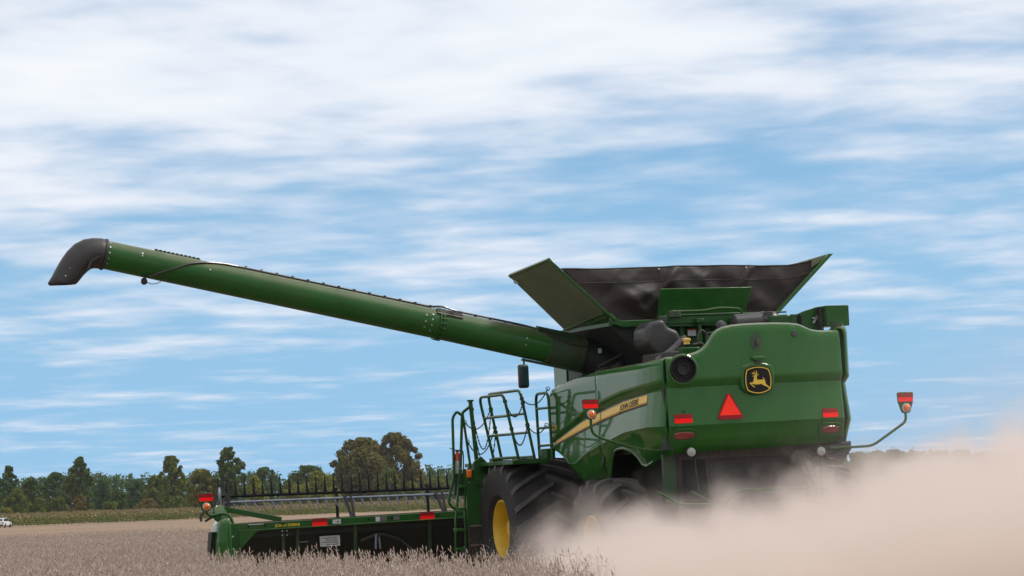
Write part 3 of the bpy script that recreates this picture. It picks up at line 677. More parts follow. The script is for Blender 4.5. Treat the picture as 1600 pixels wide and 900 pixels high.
# wheels
def wheel(name, cu, cv, cw, Rr, hw, rimr, nl, lug_h, lug_w, sgn, sweep):
    hub = MB().lathe([(rimr*0.98, -0.02), (rimr*0.80, 0.0), (rimr*0.55, 0.03), (rimr*0.40, 0.02), (rimr*0.38, 0.14), (rimr*0.30, 0.16), (0.02, 0.16)], (0, 0, 0), (sgn, 0, 0), 40, False).build(name, 'yellow_paint', P)
    hub.location = (cu + sgn * (hw - 0.34), cv, cw)
    off = -sgn * (hw - 0.34)
    pr = [(rimr*0.99, -hw*0.72), (rimr*1.06, -hw*0.86), (rimr*1.22, -hw*1.0), (Rr*0.74, -hw*1.06), (Rr*0.86, -hw*1.05), (Rr*0.945, -hw*0.99), (Rr*0.972, -hw*0.93), (Rr*0.985, -hw*0.6), (Rr*0.992, 0)]
    pr = pr + [(r, -d) for r, d in reversed(pr[:-1])]
    MB().lathe(pr, (off, 0, 0), (1, 0, 0), 64, False).build('tyre', 'rubber', hub)
    o_r = hw*0.86 - abs(off)
    MB().lathe([(rimr*1.0, -0.0), (rimr*1.045, o_r - 0.01), (rimr*1.05, o_r + 0.02), (rimr*1.0, o_r + 0.025), (rimr*0.975, o_r - 0.01), (rimr*0.93, o_r - 0.06), (rimr*0.91, 0.02), (rimr*0.96, -0.02)], (0, 0, 0), (sgn, 0, 0), 48, False).build('rim', 'yellow_paint', hub)
    MB().tube([(sgn*0.05, rimr*0.86*math.cos(2.6), rimr*0.86*math.sin(2.6)), (sgn*0.16, rimr*0.82*math.cos(2.6), rimr*0.82*math.sin(2.6))], 0.008, 6).build('valve_stem', 'bright_metal', hub)
    mb = MB()
    for k in range(14):
        a = 2 * math.pi * k / 14; mb.lathe([(0.022, 0.0), (0.022, 0.035), (0.012, 0.042)], (sgn*0.022, rimr*0.48*math.cos(a), rimr*0.48*math.sin(a)), (sgn, 0, 0), 6)
    tag(mb.build('wheel_bolts', 'dark_metal', hub), kind='stuff')
    def crown(x):
        return lerp([(0, Rr*0.99), (0.6, Rr*0.983), (0.93, Rr*0.968), (1.0, Rr*0.94), (1.06, Rr*0.88)], abs(x) / hw)
    meshes = []
    for side in (-1, 1):
        mb = MB(); secs = []
        ts = (-0.06, 0.25, 0.55, 0.82, 0.97, 1.03)
        for t in ts:
            x = side * t * hw; th = sweep * (1 - max(t, 0)) ; r = crown(x)
            h = lug_h * (1.0 if t < 0.9 else (1.0 if t < 1.0 else 0.55)); ww = lug_w * (1.0 + 0.35 * max(0, t))
            sec = []
            for (dr, dw) in ((-0.03, 0.62), (h, 0.40), (h, -0.40), (-0.03, -0.62)):
                a = th + dw * ww / Rr; rr = r + dr; sec.append(Vector((x + off, -math.cos(a) * rr, math.sin(a) * rr)))
            secs.append(sec)
        for s_ in secs: mb.v += s_
        for i in range(len(secs) - 1):
            for j in range(3): a = i*4 + j; mb.f.append((a, a+1, a+5, a+4))
        mb.f.append((0, 1, 2, 3)); k = (len(secs)-1)*4; mb.f.append((k, k+1, k+2, k+3))
        meshes.append(mb.mesh('tread_lug', 'rubber_lug', 40))
    for k in range(nl):
        for i in (0, 1):
            link_copy(meshes[i], 'tread_lug', hub, rot=(-(2*math.pi*(k + 0.5*i)/nl), 0, 0))
    return hub
wheel('front_wheel', -1.58, 5.42, 1.035, 1.02, 0.60, 0.435, 20, 0.07, 0.078, -1, 0.36)
wheel('front_wheel', 1.50, 5.42, 1.05, 1.02, 0.60, 0.435, 20, 0.07, 0.078, 1, 0.36)
wheel('rear_wheel', -1.72, 1.62, 0.86, 0.83, 0.36, 0.34, 16, 0.06, 0.085, -1, 0.34)
wheel('rear_wheel', 1.62, 1.62, 0.88, 0.83, 0.36, 0.34, 16, 0.06, 0.085, 1, 0.34)
MB().bb((-1.5, 1.5, 0.72), (1.4, 1.75, 1.0)).build('rear_axle', 'green_inner', P, bevel=0.02)
MB().bb((-1.45, 5.3, 0.85), (1.4, 5.6, 1.25)).build('front_axle', 'green_inner', P, bevel=0.02)
mb = MB(); mb.bb((-0.80, 1.3, 1.0), (0.75, 5.9, 3.0)); mb.bb((-1.2, 3.2, 1.75), (1.1, 4.6, 2.9)); mb.build('chassis', 'dark_sheet_shade', P)
MB().prism([(6.0, 1.15), (6.0, 1.95), (9.0, 1.05), (9.0, 0.35)], ((0.75, 0, 0), (0, 1, 0), (0, 0, 1)), -1.5).build('feeder_house', 'green_inner', P, bevel=0.01)
# residue chopper, spreader guards, work lights and cables under the hood
mb = MB(); mb.prism([(0.35, 2.05), (1.5, 2.05), (1.5, 1.0), (0.6, 0.95), (0.15, 1.25)], ((0.72, 0, 0), (0, 1, 0), (0, 0, 1)), -1.5); mb.build('chopper_housing', 'dark_metal', P, bevel=0.01)
mb = MB(); mb.bb((-1.25, 0.3, 1.95), (1.15, 0.42, 2.10)); mb.bb((-1.2, 0.32, 1.2), (-1.12, 0.4, 1.96)); mb.bb((1.04, 0.32, 1.3), (1.12, 0.4, 1.96)); mb.build('hood_support', 'dark_metal', P)
mb = MB(); mb.tube(fillet([(-0.80, -0.45, 1.25), (-0.78, -0.45, 1.36), (-0.56, -0.45, 1.49), (0.70, -0.45, 1.485), (0.785, -0.45, 1.40), (0.785, -0.45, 1.20)], 0.12), 0.018, 8)
mb.tube([(-0.80, -0.45, 1.25), (-0.80, 0.3, 1.3)], 0.018, 8); mb.tube([(0.785, -0.45, 1.20), (0.785, 0.3, 1.3)], 0.018, 8); mb.build('spreader_guard', 'green_frame', P)
mb = MB(); mb.tube(fillet([(-1.75, -0.3, 1.52), (-1.48, -0.45, 1.33), (-0.98, -0.45, 1.31), (-0.8, 0.2, 1.32)], 0.1), 0.016, 8); mb.tube([(-1.2, -0.2, 1.50), (-0.95, -0.4, 1.32)], 0.014, 8); mb.build('side_guard', 'green_frame', P)
mb = MB(); mb.bb((-1.42, 0.28, 1.35), (-1.22, 0.34, 2.04)); mb.build('guard_bracket', 'green_inner', P, bevel=0.006)
MB().tube([(-0.98, 0.15, 2.05), (-1.0, 0.1, 1.8), (-0.96, 0.1, 1.5)], 0.012, 6).build('hanging_rod', 'dark_metal', P)
MB().tube([(0.66, 0.1, 2.0), (0.70, 0.08, 1.75), (0.78, 0.05, 1.52)], 0.022, 8).build('hanging_rod', 'dark_metal', P)
MB().lathe([(0.13, 0), (0.13, 0.12), (0.10, 0.14)], (0.62, 0.25, 1.9), (0, -1, 0), 20).build('drive_pulley', 'dark_metal', P)
for (u, w) in ((-1.11, 2.068), (0.88, 2.0)):
    wl_ = MB().lathe([(0.05, 0.12), (0.065, 0.06), (0.070, 0.0), (0.06, -0.02)], (u, -0.02, w - 0.015), (0, 1, 0), 18).build('work_light', 'dark_metal', P)
    MB().lathe([(0.064, 0.0), (0.062, -0.012), (0.04, -0.022), (0.004, -0.026)], (u, -0.041, w - 0.015), (0, 1, 0), 18, False).build('lens', 'lamp_clear', wl_)
MB().tube(fillet([(0.95, 0, 1.98), (1.0, 0, 1.88), (1.05, 0, 1.87), (1.08, 0, 1.88)], 0.03), 0.016, 6).build('light_bracket', 'black_plastic', P)

# marker lights on arms
def marker(parent, pos, arm, k=1.0, rz=0.0, lampr=0.055):
    pos = Vector(pos); ex = Vector((math.cos(rz), math.sin(rz), 0)); ey = Vector((0, 0, 1)); ez = ex.cross(ey)
    def fr(x, z, l): return (pos + ex*x + ey*z + ez*l, ex, ey)
    pl = MB().prism([(-0.135*k, 0.175*k), (-0.125*k, 0.04*k), (-0.075*k, -0.105*k), (-0.05*k, -0.125*k), (0.05*k, -0.125*k), (0.075*k, -0.105*k), (0.125*k, 0.04*k), (0.135*k, 0.175*k), (0.11*k, 0.19*k), (-0.11*k, 0.19*k)], fr(0, 0, -0.02), 0.02).build('marker_light', 'green_frame', parent, bevel=0.006)
    MB().prism([(-0.122*k, 0), (0.122*k, 0), (0.126*k, 0.065*k), (-0.126*k, 0.065*k)], fr(0, 0.11*k, 0.001), 0.005).build('reflector_strip', 'reflector_dark', pl)
    MB().prism([(-0.117*k, 0), (0.117*k, 0), (0.122*k, 0.062*k), (-0.122*k, 0.062*k)], fr(0, 0.047*k, 0.0015), 0.005).build('reflector_strip', 'reflector_red', pl)
    MB().lathe([(lampr*1.2, 0.0), (lampr*1.2, 0.03), (lampr*1.08, 0.034)], pos + ey*(-0.045*k), ez, 24).build('lamp_housing', 'label_white', pl)
    MB().lathe([(lampr*1.05, 0.03), (lampr, 0.045), (lampr*0.8, 0.065), (lampr*0.4, 0.077), (0.003, 0.08)], pos + ey*(-0.045*k), ez, 24, False).build('lens', 'lamp_amber', pl)
    MB().tube(fillet(arm, 0.10), 0.0195, 10).build('marker_arm', 'green_frame', pl)
marker(P, (-2.458, 0.30, 2.69), [(-2.458, 0.33, 2.62), (-2.45, 0.33, 2.38), (-2.28, 0.33, 2.29), (-1.75, 0.31, 2.13), (-1.40, 0.28, 2.09)], 0.92, 0.0, 0.050)
marker(P, (2.262, 0.0, 2.60), [(2.265, 0.03, 2.52), (2.27, 0.03, 2.36), (1.72, 0.03, 2.03), (1.05, 0.05, 2.02)], 0.96, 0.0, 0.051)

# platform, hand rails, ladder
mb = MB(); mb.bb((-2.20, 4.55, 2.02), (-1.60, 6.9, 2.08)); mb.bb((-2.22, 6.1, 1.90), (-1.6, 6.25, 2.02)); mb.bb((-2.02, 6.05, 2.04), (-1.86, 6.2, 2.14)); mb.bb((-1.66, 4.50, 2.08), (-1.52, 4.85, 2.24)); mb.build('platform', 'green_frame', P, bevel=0.008)
def gate(ub, ut, va, vb, wt_, bars, rr=0.022):
    q = lambda v, w: (ub + (ut - ub) * (w - 2.08) / (wt_ - 2.08), v, w)
    mb = MB(); mb.tube(fillet([q(va, 2.06), q(va, wt_), q(vb, wt_), q(vb, 2.06)], 0.14), rr, 10)
    for b in bars: mb.tube([q(va, b), q(vb, b)], rr * 0.9, 8)
    mb.build('handrail', 'green_frame', P); return q
gA = gate(-1.77, -1.96, 4.74, 6.30, 3.15, (2.13, 2.50, 2.79))
gB = gate(-2.13, -2.33, 4.45, 5.62, 3.085, (2.13, 2.48, 2.76))
gC = gate(-1.60, -1.62, 4.42, 5.00, 3.09, (2.29, 2.56, 2.86))
post = MB().tube([(-2.215, 6.2, 1.95), (-2.285, 6.2, 3.05)], 0.033, 10).lathe([(0.05, 0), (0.055, 0.01), (0.055, 0.025)], (-2.285, 6.2, 3.045), (0, 0, 1), 14).build('ladder_post', 'green_frame', P)
mb = MB(); mb.tube(fillet([(-2.30, 6.2, 2.96), (-2.42, 6.2, 2.88), (-2.435, 6.2, 2.80), (-2.50, 6.2, 1.95)], 0.08), 0.023, 10)
mb.tube(fillet([(-2.43, 6.25, 2.84), (-2.50, 6.25, 2.90), (-2.575, 6.25, 2.80), (-2.59, 6.25, 1.90), (-2.70, 6.25, 1.50), (-2.66, 6.25, 1.42), (-2.58, 6.25, 1.36)], 0.09), 0.022, 10)
mb.tube([(-2.42, 6.2, 2.84), (-2.33, 6.2, 2.0)], 0.02, 10); mb.build('ladder_rail', 'green_frame', P)
ld = MB().prism([(-2.42, 1.98), (-2.18, 1.98), (-2.19, 1.10), (-2.42, 1.10)], ((0, 6.22, 0), (1, 0, 0), (0, 0, 1)), 0.06).build('ladder_panel', 'green_frame', P, bevel=0.008)
MB().prism([(-2.42, 1.096), (-2.20, 1.096), (-2.22, 0.35), (-2.43, 0.35)], ((0, 6.215, 0), (1, 0, 0), (0, 0, 1)), 0.05).build('ladder_tread_guard', 'black_plastic', P, bevel=0.006)
mb = MB(); mb.bar((-2.505, 6.2, 2.0), (-2.62, 6.2, 1.15), 0.05, 0.03); mb.bar((-2.62, 6.2, 1.15), (-2.655, 6.2, 0.35), 0.05, 0.02); mb.build('ladder_stringer', 'green_frame', P, bevel=0.004)
mb = MB(); mb.bar((-2.435, 6.19, 2.0), (-2.465, 6.19, 1.15), 0.05, 0.03); mb.bar((-2.465, 6.19, 1.15), (-2.495, 6.19, 0.35), 0.05, 0.02); mb.build('ladder_stringer', 'green_frame', P, bevel=0.004)
for (w, a, b) in ((1.72, -2.54, -2.44), (1.37, -2.60, -2.45), (1.05, -2.63, -2.47), (0.75, -2.64, -2.48)):
    MB().bb((a, 6.12, w - 0.022), (b, 6.30, w + 0.022)).build('ladder_step', 'green_paint', P, bevel=0.006)
mb = MB()
for w in (1.10, 0.80):
    for k in range(7): mb.box((-2.39 + k * 0.028, 6.15, w + 0.006 * (k % 2)), (0.018, 0.01, 0.02))
tag(mb.build('step_teeth', 'bright_metal', P), kind='stuff')
mb = MB()
for (u, w) in ((-2.37, 1.90), (-2.24, 1.90), (-2.28, 1.78), (-2.38, 1.78), (-2.06, 1.98), (-2.06, 1.93), (-1.96, 1.98)): mb.lathe([(0.011, 0), (0.011, 0.012)], (u, 6.155 if u < -2.1 else 6.095, w), (0, -1, 0), 8)
tag(mb.build('bolts', 'bright_metal', P), kind='stuff')
mb = MB(); mb.prism([(-2.30, 2.10), (-2.18, 2.18), (-2.06, 2.06), (-1.62, 2.02), (-1.62, 1.88), (-2.10, 1.88), (-2.22, 1.72), (-2.30, 1.80)], ((0, 6.10, 0), (1, 0, 0), (0, 0, 1)), -0.06); mb.build('ladder_bracket', 'green_frame', P, bevel=0.006)
MB().box((-2.385, 6.13, 1.915), (0.075, 0.06, 0.12)).build('side_lamp', 'lamp_amber', P, bevel=0.012)
# chains with end rings
def chain(a, b, sag):
    a, b = Vector(a), Vector(b); n = 44; pts = []; rs = []
    for i in range(n + 1):
        t = i / n; p = a.lerp(b, t); p.z -= sag * 4 * t * (1 - t); pts.append(p); rs.append(0.006 if i % 2 else 0.013)
    mb = MB().tube(pts, rs, 6)
    for e in (a, b): mb.tube([e + Vector((0.03*math.cos(x), 0, 0.03*math.sin(x))) for x in [2*math.pi*k/12 for k in range(13)]], 0.006, 5, False)
    mb.build('chain', 'dark_metal', P)
chain((-2.39, 6.2, 2.72), gA(6.3, 2.92), 0.20)
chain((-2.27, 6.18, 2.92), gA(6.3, 2.90), 0.62)
chain((-2.36, 6.2, 2.42), gA(6.3, 2.62), 0.30)
chain((-2.25, 6.18, 2.60), gA(6.3, 2.55), 0.62)
chain(gB(4.45, 2.98), gA(4.74, 2.95), 0.22)
chain(gB(4.45, 2.56), gA(4.74, 2.62), 0.28)
chain(gA(4.74, 3.02), (-1.575, 4.55, 3.15), 0.16)
chain(gA(4.74, 2.60), (-1.60, 4.62, 2.60), 0.12)

# fire extinguisher carried on the ladder bracket
fe = empty('fire_extinguisher', C_LOC + CROT @ Vector((-2.505, 6.30, 1.93)), CROT.to_euler())
tag(fe, 'small red and white fire extinguisher strapped upright beside the ladder', 'fire extinguisher')
MB().lathe([(0.055, 0.0), (0.062, 0.01), (0.062, 0.20)], (0, 0, 0), (0, 0, 1), 20).build('lower_body', 'label_white', fe)
MB().lathe([(0.063, 0.20), (0.063, 0.27), (0.05, 0.305), (0.025, 0.32), (0.022, 0.34)], (0, 0, 0), (0, 0, 1), 20).build('upper_body', 'red_paint', fe)
MB().box((0, 0, 0.355), (0.05, 0.04, 0.03)).bar((-0.02, 0, 0.365), (-0.12, 0, 0.40), 0.02, 0.012).build('valve', 'dark_metal', fe)
MB().tube(fillet([(0.02, 0, 0.35), (0.09, 0, 0.36), (0.10, 0, 0.25), (0.085, 0, 0.05)], 0.05), 0.010, 8).build('hose', 'black_plastic', fe)
MB().bb((-0.08, -0.02, -0.35), (0.10, 0.06, -0.002)).build('bracket', 'green_inner', P).matrix_local = Matrix.Translation((-2.505, 6.30, 1.93))

# ------------------------------------------------------------------ header (cutting platform) coupled to the front
HROT = (Matrix.Rotation(YAW, 3, 'Z') @ Matrix.Rotation(R(-1.35), 3, 'Y'))
header = empty('grain_header', C_LOC + CROT @ Vector((0, 9.3, 0)), HROT.to_euler())
tag(header, 'long green cutting header with a tined reel, reaching left behind the crop', 'harvester header')
H = header
HW = 5.72
def ht(u): return 1.338 + 0.0
# top beam (origin y = 0 is its rear face)
MB().bb((-5.30, 0.0, 1.235), (HW, 0.16, 1.345)).prism([(-5.30, 0), (HW, 0), (HW, 0.02), (-5.30, 0.02)], ((0, -0.012, 1.22), (1, 0, 0), (0, 0, 1)), 0.03).build('top_beam', 'green_frame', H, bevel=0.006)
MB().bb((-5.30, 0.04, 1.347), (HW, 0.12, 1.362)).build('beam_hose', 'dark_metal', H)
MB().prism([(0.06, 1.24), (0.30, 1.24), (0.75, 0.25), (1.6, 0.10), (1.6, 0.06), (0.65, 0.18)], ((-HW, 0, 0), (0, 1, 0), (0, 0, 1)), 2*HW).build('back_sheet', 'dark_sheet_shade', H)
MB().bb((-5.3, 0.10, 1.10), (HW, 0.24, 1.225)).build('lower_beam', 'dark_sheet_shade', H, bevel=0.01)
MB().bb((-5.3, 0.20, 0.22), (HW, 0.40, 0.40)).build('bottom_beam', 'green_inner', H, bevel=0.01)
for u in (-4.52, -4.28, -3.30, -2.02, -1.0, 1.0, 2.02, 3.30, 4.5):
    MB().bar((u, 0.10, 1.22), (u, 0.24, 0.3), 0.055, 0.05).build('back_post', 'green_inner', H, bevel=0.006)
for u in (-4.52,):
    mb = MB()
    for a in (-0.04, 0.04):
        for w in (1.19, 1.12): mb.lathe([(0.012, 0), (0.012, 0.012)], (u + a, 0.02, w), (0, -1, 0), 8)
    tag(mb.build('post_bolts', 'bright_metal', H), kind='stuff')
mb = MB()
for u in (-5.12, -4.85, -4.55, -3.62, -3.1, -2.7, -1.9, -1.5): mb.lathe([(0.016, 0), (0.016, 0.008)], (u, -0.014, 1.30 - 0.02*(u*7 % 1)), (0, -1, 0), 10)
tag(mb.build('beam_holes', 'decal_black', H), kind='stuff')
# gusset at the left end
MB().prism([(-5.30, 1.23), (-4.93, 1.23), (-5.02, 1.19), (-5.28, 0.93), (-5.30, 0.93)], ((0, 0.0, 0), (1, 0, 0), (0, 0, 1)), 0.04).build('end_gusset', 'green_frame', H, bevel=0.004)
MB().prism([(-5.27, 1.20), (-5.10, 1.20), (-5.25, 1.06), (-5.27, 1.06)], ((0, -0.006, 0), (1, 0, 0), (0, 0, 1)), 0.004).build('gusset_window', 'decal_black', H)
MB().bb((-5.44, -0.02, 0.70), (-5.28, 0.10, 1.36)).build('end_post', 'green_frame', H, bevel=0.012)
mb = MB()
for w in (1.15, 0.95, 0.80): mb.lathe([(0.016, 0), (0.016, 0.012)], (-5.40, -0.022, w), (0, -1, 0), 8)
tag(mb.build('end_bolts', 'bright_metal', H), kind='stuff')
# rounded end shields
def shield_end(s):
    rows = []
    outl = [(-0.10, 0.0), (-0.10, 0.08), (-0.095, 0.14), (-0.07, 0.185), (-0.01, 0.21), (0.08, 0.22), (0.40, 0.21), (0.46, 0.14)]   # (y, depth outwards)
    for (w, k, dy) in ((0.55, 0.90, 0.0), (0.8, 1.0, 0.0), (1.05, 1.0, 0.0), (1.26, 0.95, 0.0), (1.36, 0.84, 0.01), (1.425, 0.62, 0.03), (1.45, 0.25, 0.06), (1.452, 0.0, 0.08)):
        rows.append([(s * (-5.44 - d * k), y + dy, w - max(0, y - 0.3) * 0.22) for y, d in outl])
    return MB().grid(rows).build('end_shield', 'green_paint', H, angle=40, solid=0.02)
es = shield_end(1); shield_end(-1)
MB().bb((-5.69, 0.40, 0.45), (-5.62, 0.56, 1.12)).build('rubber_skirt', 'black_plastic', H, bevel=0.03, seg=3)
# diagonal strut and lift arm at the end, hoses
MB().bar((-5.42, 0.35, 1.60), (-4.55, 0.05, 1.375), 0.04, 0.085).build('diagonal_strut', 'green_frame', H, bevel=0.006)
MB().tube(fillet([(-5.78, 0.2, 1.58), (-5.70, 0.2, 1.50), (-5.5, 0.2, 1.53), (-5.40, 0.1, 1.50), (-5.36, 0.06, 1.36)], 0.06), 0.026, 10).build('marker_pipe', 'green_frame', H)
MB().lathe([(0.14, -0.05), (0.16, 0.0), (0.15, 0.04), (0.10, 0.05)], (-5.50, 0.3, 1.52), (0.5, -1, 0.5), 24).build('reel_drive', 'green_frame', H)
mb = MB(); mb.tube(fillet([(-5.74, 0.4, 1.72), (-5.66, 0.4, 1.66), (-5.82, 0.4, 1.50), (-5.80, 0.4, 1.42)], 0.05), 0.022, 8); mb.tube(fillet([(-5.60, 0.4, 1.70), (-5.58, 0.4, 1.5), (-5.74, 0.4, 1.42)], 0.05), 0.02, 8); mb.tube([(-5.6, 0.3, 1.46), (-5.58, 0.3, 1.78)], 0.016, 8); mb.build('end_hoses', 'dark_metal', H)
def reel_w(u): return -0.019 * (u + 5.2)      # the reel hangs a little lower to the right in the header's own frame
# reel: tubes, tines, end disc, supports
RC = (0.85, 1.10)
def bat(name, y, w, m, r=0.020):
    return MB().tube([(-5.35, y, w + reel_w(-5.35)), (5.5, y, w + reel_w(5.5))], r, 10).build(name, m, H)
up_y, up_w, lo_y, lo_w = 0.95, 1.80, 0.55, 1.70
b1 = bat('reel_bat', up_y, up_w, 'decal_black', 0.026); b2 = bat('reel_bat', lo_y, lo_w, 'grey_metal', 0.022)
for (y, w) in ((1.30, 1.25), (1.25, 0.95), (0.85, 0.75), (0.45, 1.0)): bat('reel_bat', y, w, 'dark_metal')
bat('reel_shaft', RC[0], RC[1], 'dark_metal', 0.06)
tu = MB().tube([(0, 0, 0), (0, 0.004, 0.07), (0, 0.012, 0.32)], [0.024, 0.021, 0.005], 6).box((0, 0, 0.01), (0.045, 0.045, 0.06)).mesh('reel_tine', 'decal_black')
td = MB().tube([(0, 0, 0.01), (0.006, -0.01, -0.04), (0.035, -0.02, -0.11), (0.070, -0.02, -0.165)], [0.019, 0.017, 0.013, 0.005], 6).mesh('reel_tine', 'grey_metal')
random.seed(3)
for k in range(70):
    u = -5.06 + k * 0.1525
    link_copy(tu, 'reel_tine', b1, (u, up_y, up_w + reel_w(u)), (R(random.uniform(-3, 3)), R(random.uniform(-1.5, 1.5)), 0))
    u2 = -5.02 + k * 0.1525
    link_copy(td, 'reel_tine', b2, (u2, lo_y, lo_w + reel_w(u2)), (0, R(random.uniform(-5, 5)), 0))
for u in (-5.30, -5.16): link_copy(tu, 'reel_tine', b1, (u, up_y + 0.2, up_w - 0.03))
for u in (-5.28, -5.2): link_copy(td, 'reel_tine', b2, (u, lo_y + 0.1, lo_w + 0.02), scale=(1, 1, 1.3))
MB().prism(ell(0.20, 0.175, 28, 2.4), ((-5.40, 0.75, 1.78), (0.30, 0.954, 0), (0, 0, 1)), 0.03).build('reel_end_disc', 'grey_metal', H, bevel=0.008)
MB().bb((-5.33, 0.5, 1.60), (-5.28, 0.62, 1.83)).bb((-5.27, 0.9, 1.60), (-5.21, 1.0, 1.86)).build('reel_end_arm', 'dark_metal', H)
for u in (-3.36, -1.78, 0.1, 1.8, 3.4):
    q = reel_w(u)
    MB().bar((u - 0.01, 0.85, 1.32 + q), (u + 0.02, 0.97, 1.87 + q), 0.05, 0.04).build('reel_spider', 'decal_black', H)
    MB().bar((u + 0.02, 0.10, 1.34), (u + 0.04, 0.55, 1.72 + q), 0.04, 0.05).build('reel_arm', 'decal_black', H)
    MB().bar((u + 0.06, 0.10, 1.34), (u + 0.13, 0.5, 1.72 + q), 0.035, 0.04).build('reel_ram', 'decal_black', H)
# reflectors, lettering, decals on the beam
for u in (-3.93, -2.09):
    rs_ = MB().bb((u - 0.125, -0.020, 1.235), (u + 0.125, -0.014, 1.295)).build('reflector_strip', 'reflector_red', H)
    MB().bb((u - 0.125, -0.0195, 1.296), (u + 0.125, -0.014, 1.350)).build('reflector_strip', 'reflector_dark', H)
lettering('beam_lettering', 'JOHN DEERE', 0.062, lambda x, y: Vector((-4.68 + x, -0.0145, 1.262 + y)), 'emblem_yellow', H, xs=1.18)
for (u, a, b, m) in ((-3.64, 0.14, 0.07, 'label_white'), (-2.94, 0.075, 0.075, 'label_white'), (-2.84, 0.11, 0.075, 'stripe_edge'), (-2.62, 0.11, 0.065, 'stripe_edge'), (-5.0, 0.25, 0.012, 'label_white')):
    MB().box((u, -0.0165, 1.29 if a < 0.2 else 1.325), (a, 0.005, b)).build('decal', m, H)
pl_ = MB().box((-3.74, 0.10, 0.98), (0.34, 0.01, 0.17)).build('data_plate', 'label_white', H); pl_.rotation_euler = (0, 0, 0)
mb = MB()
for k in range(4): mb.box((-3.74 + 0.03 * (k % 2), 0.093, 1.03 - k * 0.035), (0.26 - 0.05 * (k % 2), 0.004, 0.012))
tag(mb.build('plate_print', 'stripe_edge', pl_), kind='stuff')
for (pa, pb, r_) in (((-2.95, 0.1, 1.05), (-2.97, 0.1, 0.80), 0.02), ((-2.90, 0.1, 1.0), (-2.89, 0.1, 0.80), 0.016), ((-4.3, 0.12, 0.99), (-4.1, 0.12, 0.99), 0.008)): MB().tube([pa, pb], r_, 8).build('hydraulic_line', 'grey_metal', H)
mb = MB(); mb.tube(fillet([(-3.2, 0.15, 0.95), (-2.9, 0.1, 1.06), (-2.5, 0.15, 0.92), (-2.3, 0.15, 0.7)], 0.15), 0.022, 8); mb.build('hydraulic_hose', 'dark_metal', H)
marker(H, (-5.765, 0.16, 1.70), [(-5.765, 0.19, 1.62), (-5.76, 0.19, 1.54), (-5.68, 0.19, 1.50)], 0.95, 0.0, 0.053)

# ------------------------------------------------------------------ ground and fields
def field_mat(name, a, b, c, sx, sy):
    m = bpy.data.materials.new(name); m.use_nodes = True; nt = m.node_tree; n = nt.nodes; bs = n['Principled BSDF']
    bs.inputs['Roughness'].default_value = 0.95; bs.inputs['Specular IOR Level'].default_value = 0.1
    tc = n.new('ShaderNodeTexCoord'); mp = n.new('ShaderNodeMapping'); mp.inputs['Scale'].default_value = (sx, sy, 1); mp.inputs['Rotation'].default_value = (0, 0, -YAW)
    nt.links.new(tc.outputs['Object'], mp.inputs[0])
    def nz(s, d):
        t = n.new('ShaderNodeTexNoise'); t.inputs['Scale'].default_value = s; t.inputs['Detail'].default_value = d; t.inputs['Roughness'].default_value = 0.65
        nt.links.new(mp.outputs[0], t.inputs['Vector']); r = n.new('ShaderNodeMapRange'); r.inputs[1].default_value = 0.36; r.inputs[2].default_value = 0.64
        nt.links.new(t.outputs[0], r.inputs[0]); return r.outputs[0]
    m1 = n.new('ShaderNodeMixRGB'); m1.inputs[1].default_value = (*a, 1); m1.inputs[2].default_value = (*b, 1); nt.links.new(nz(0.03, 8), m1.inputs[0])
    m2 = n.new('ShaderNodeMixRGB'); nt.links.new(m1.outputs[0], m2.inputs[1]); m2.inputs[2].default_value = (*c, 1)
    k = n.new('ShaderNodeMath'); k.operation = 'MULTIPLY'; k.inputs[1].default_value = 0.6; nt.links.new(nz(3.0, 6), k.inputs[0]); nt.links.new(k.outputs[0], m2.inputs[0])
    nt.links.new(m2.outputs[0], bs.inputs['Base Color'])
    bp = n.new('ShaderNodeBump'); bp.inputs['Strength'].default_value = 0.7; bp.inputs['Distance'].default_value = 0.05; nt.links.new(nz(6.0, 5), bp.inputs['Height']); nt.links.new(bp.outputs[0], bs.inputs['Normal'])
    MATS[name] = m; return m
field_mat('stubble', (0.34, 0.245, 0.165), (0.26, 0.18, 0.125), (0.17, 0.115, 0.08), 1.0, 0.4)
field_mat('verge_grass', (0.13, 0.12, 0.06), (0.18, 0.15, 0.085), (0.08, 0.08, 0.04), 0.5, 0.5)
g = MB(); g.add([(-2500, -60, 0), (2500, -60, 0), (2500, 5200, 0), (-2500, 5200, 0)], [(0, 1, 2, 3)])
tag(g.build('ground', 'stubble'), kind='structure')
def corn_edge(X): return 560 + 3.2 * (X + 81)
v_ = MB(); xs = [-260 + 20 * i for i in range(26)]
v_.grid([[(x, max(300, corn_edge(x) - 26), 0.006) for x in xs], [(x, max(320, corn_edge(x) + 2), 0.006) for x in xs]])
tag(v_.build('grass_verge', 'verge_grass'), kind='structure')

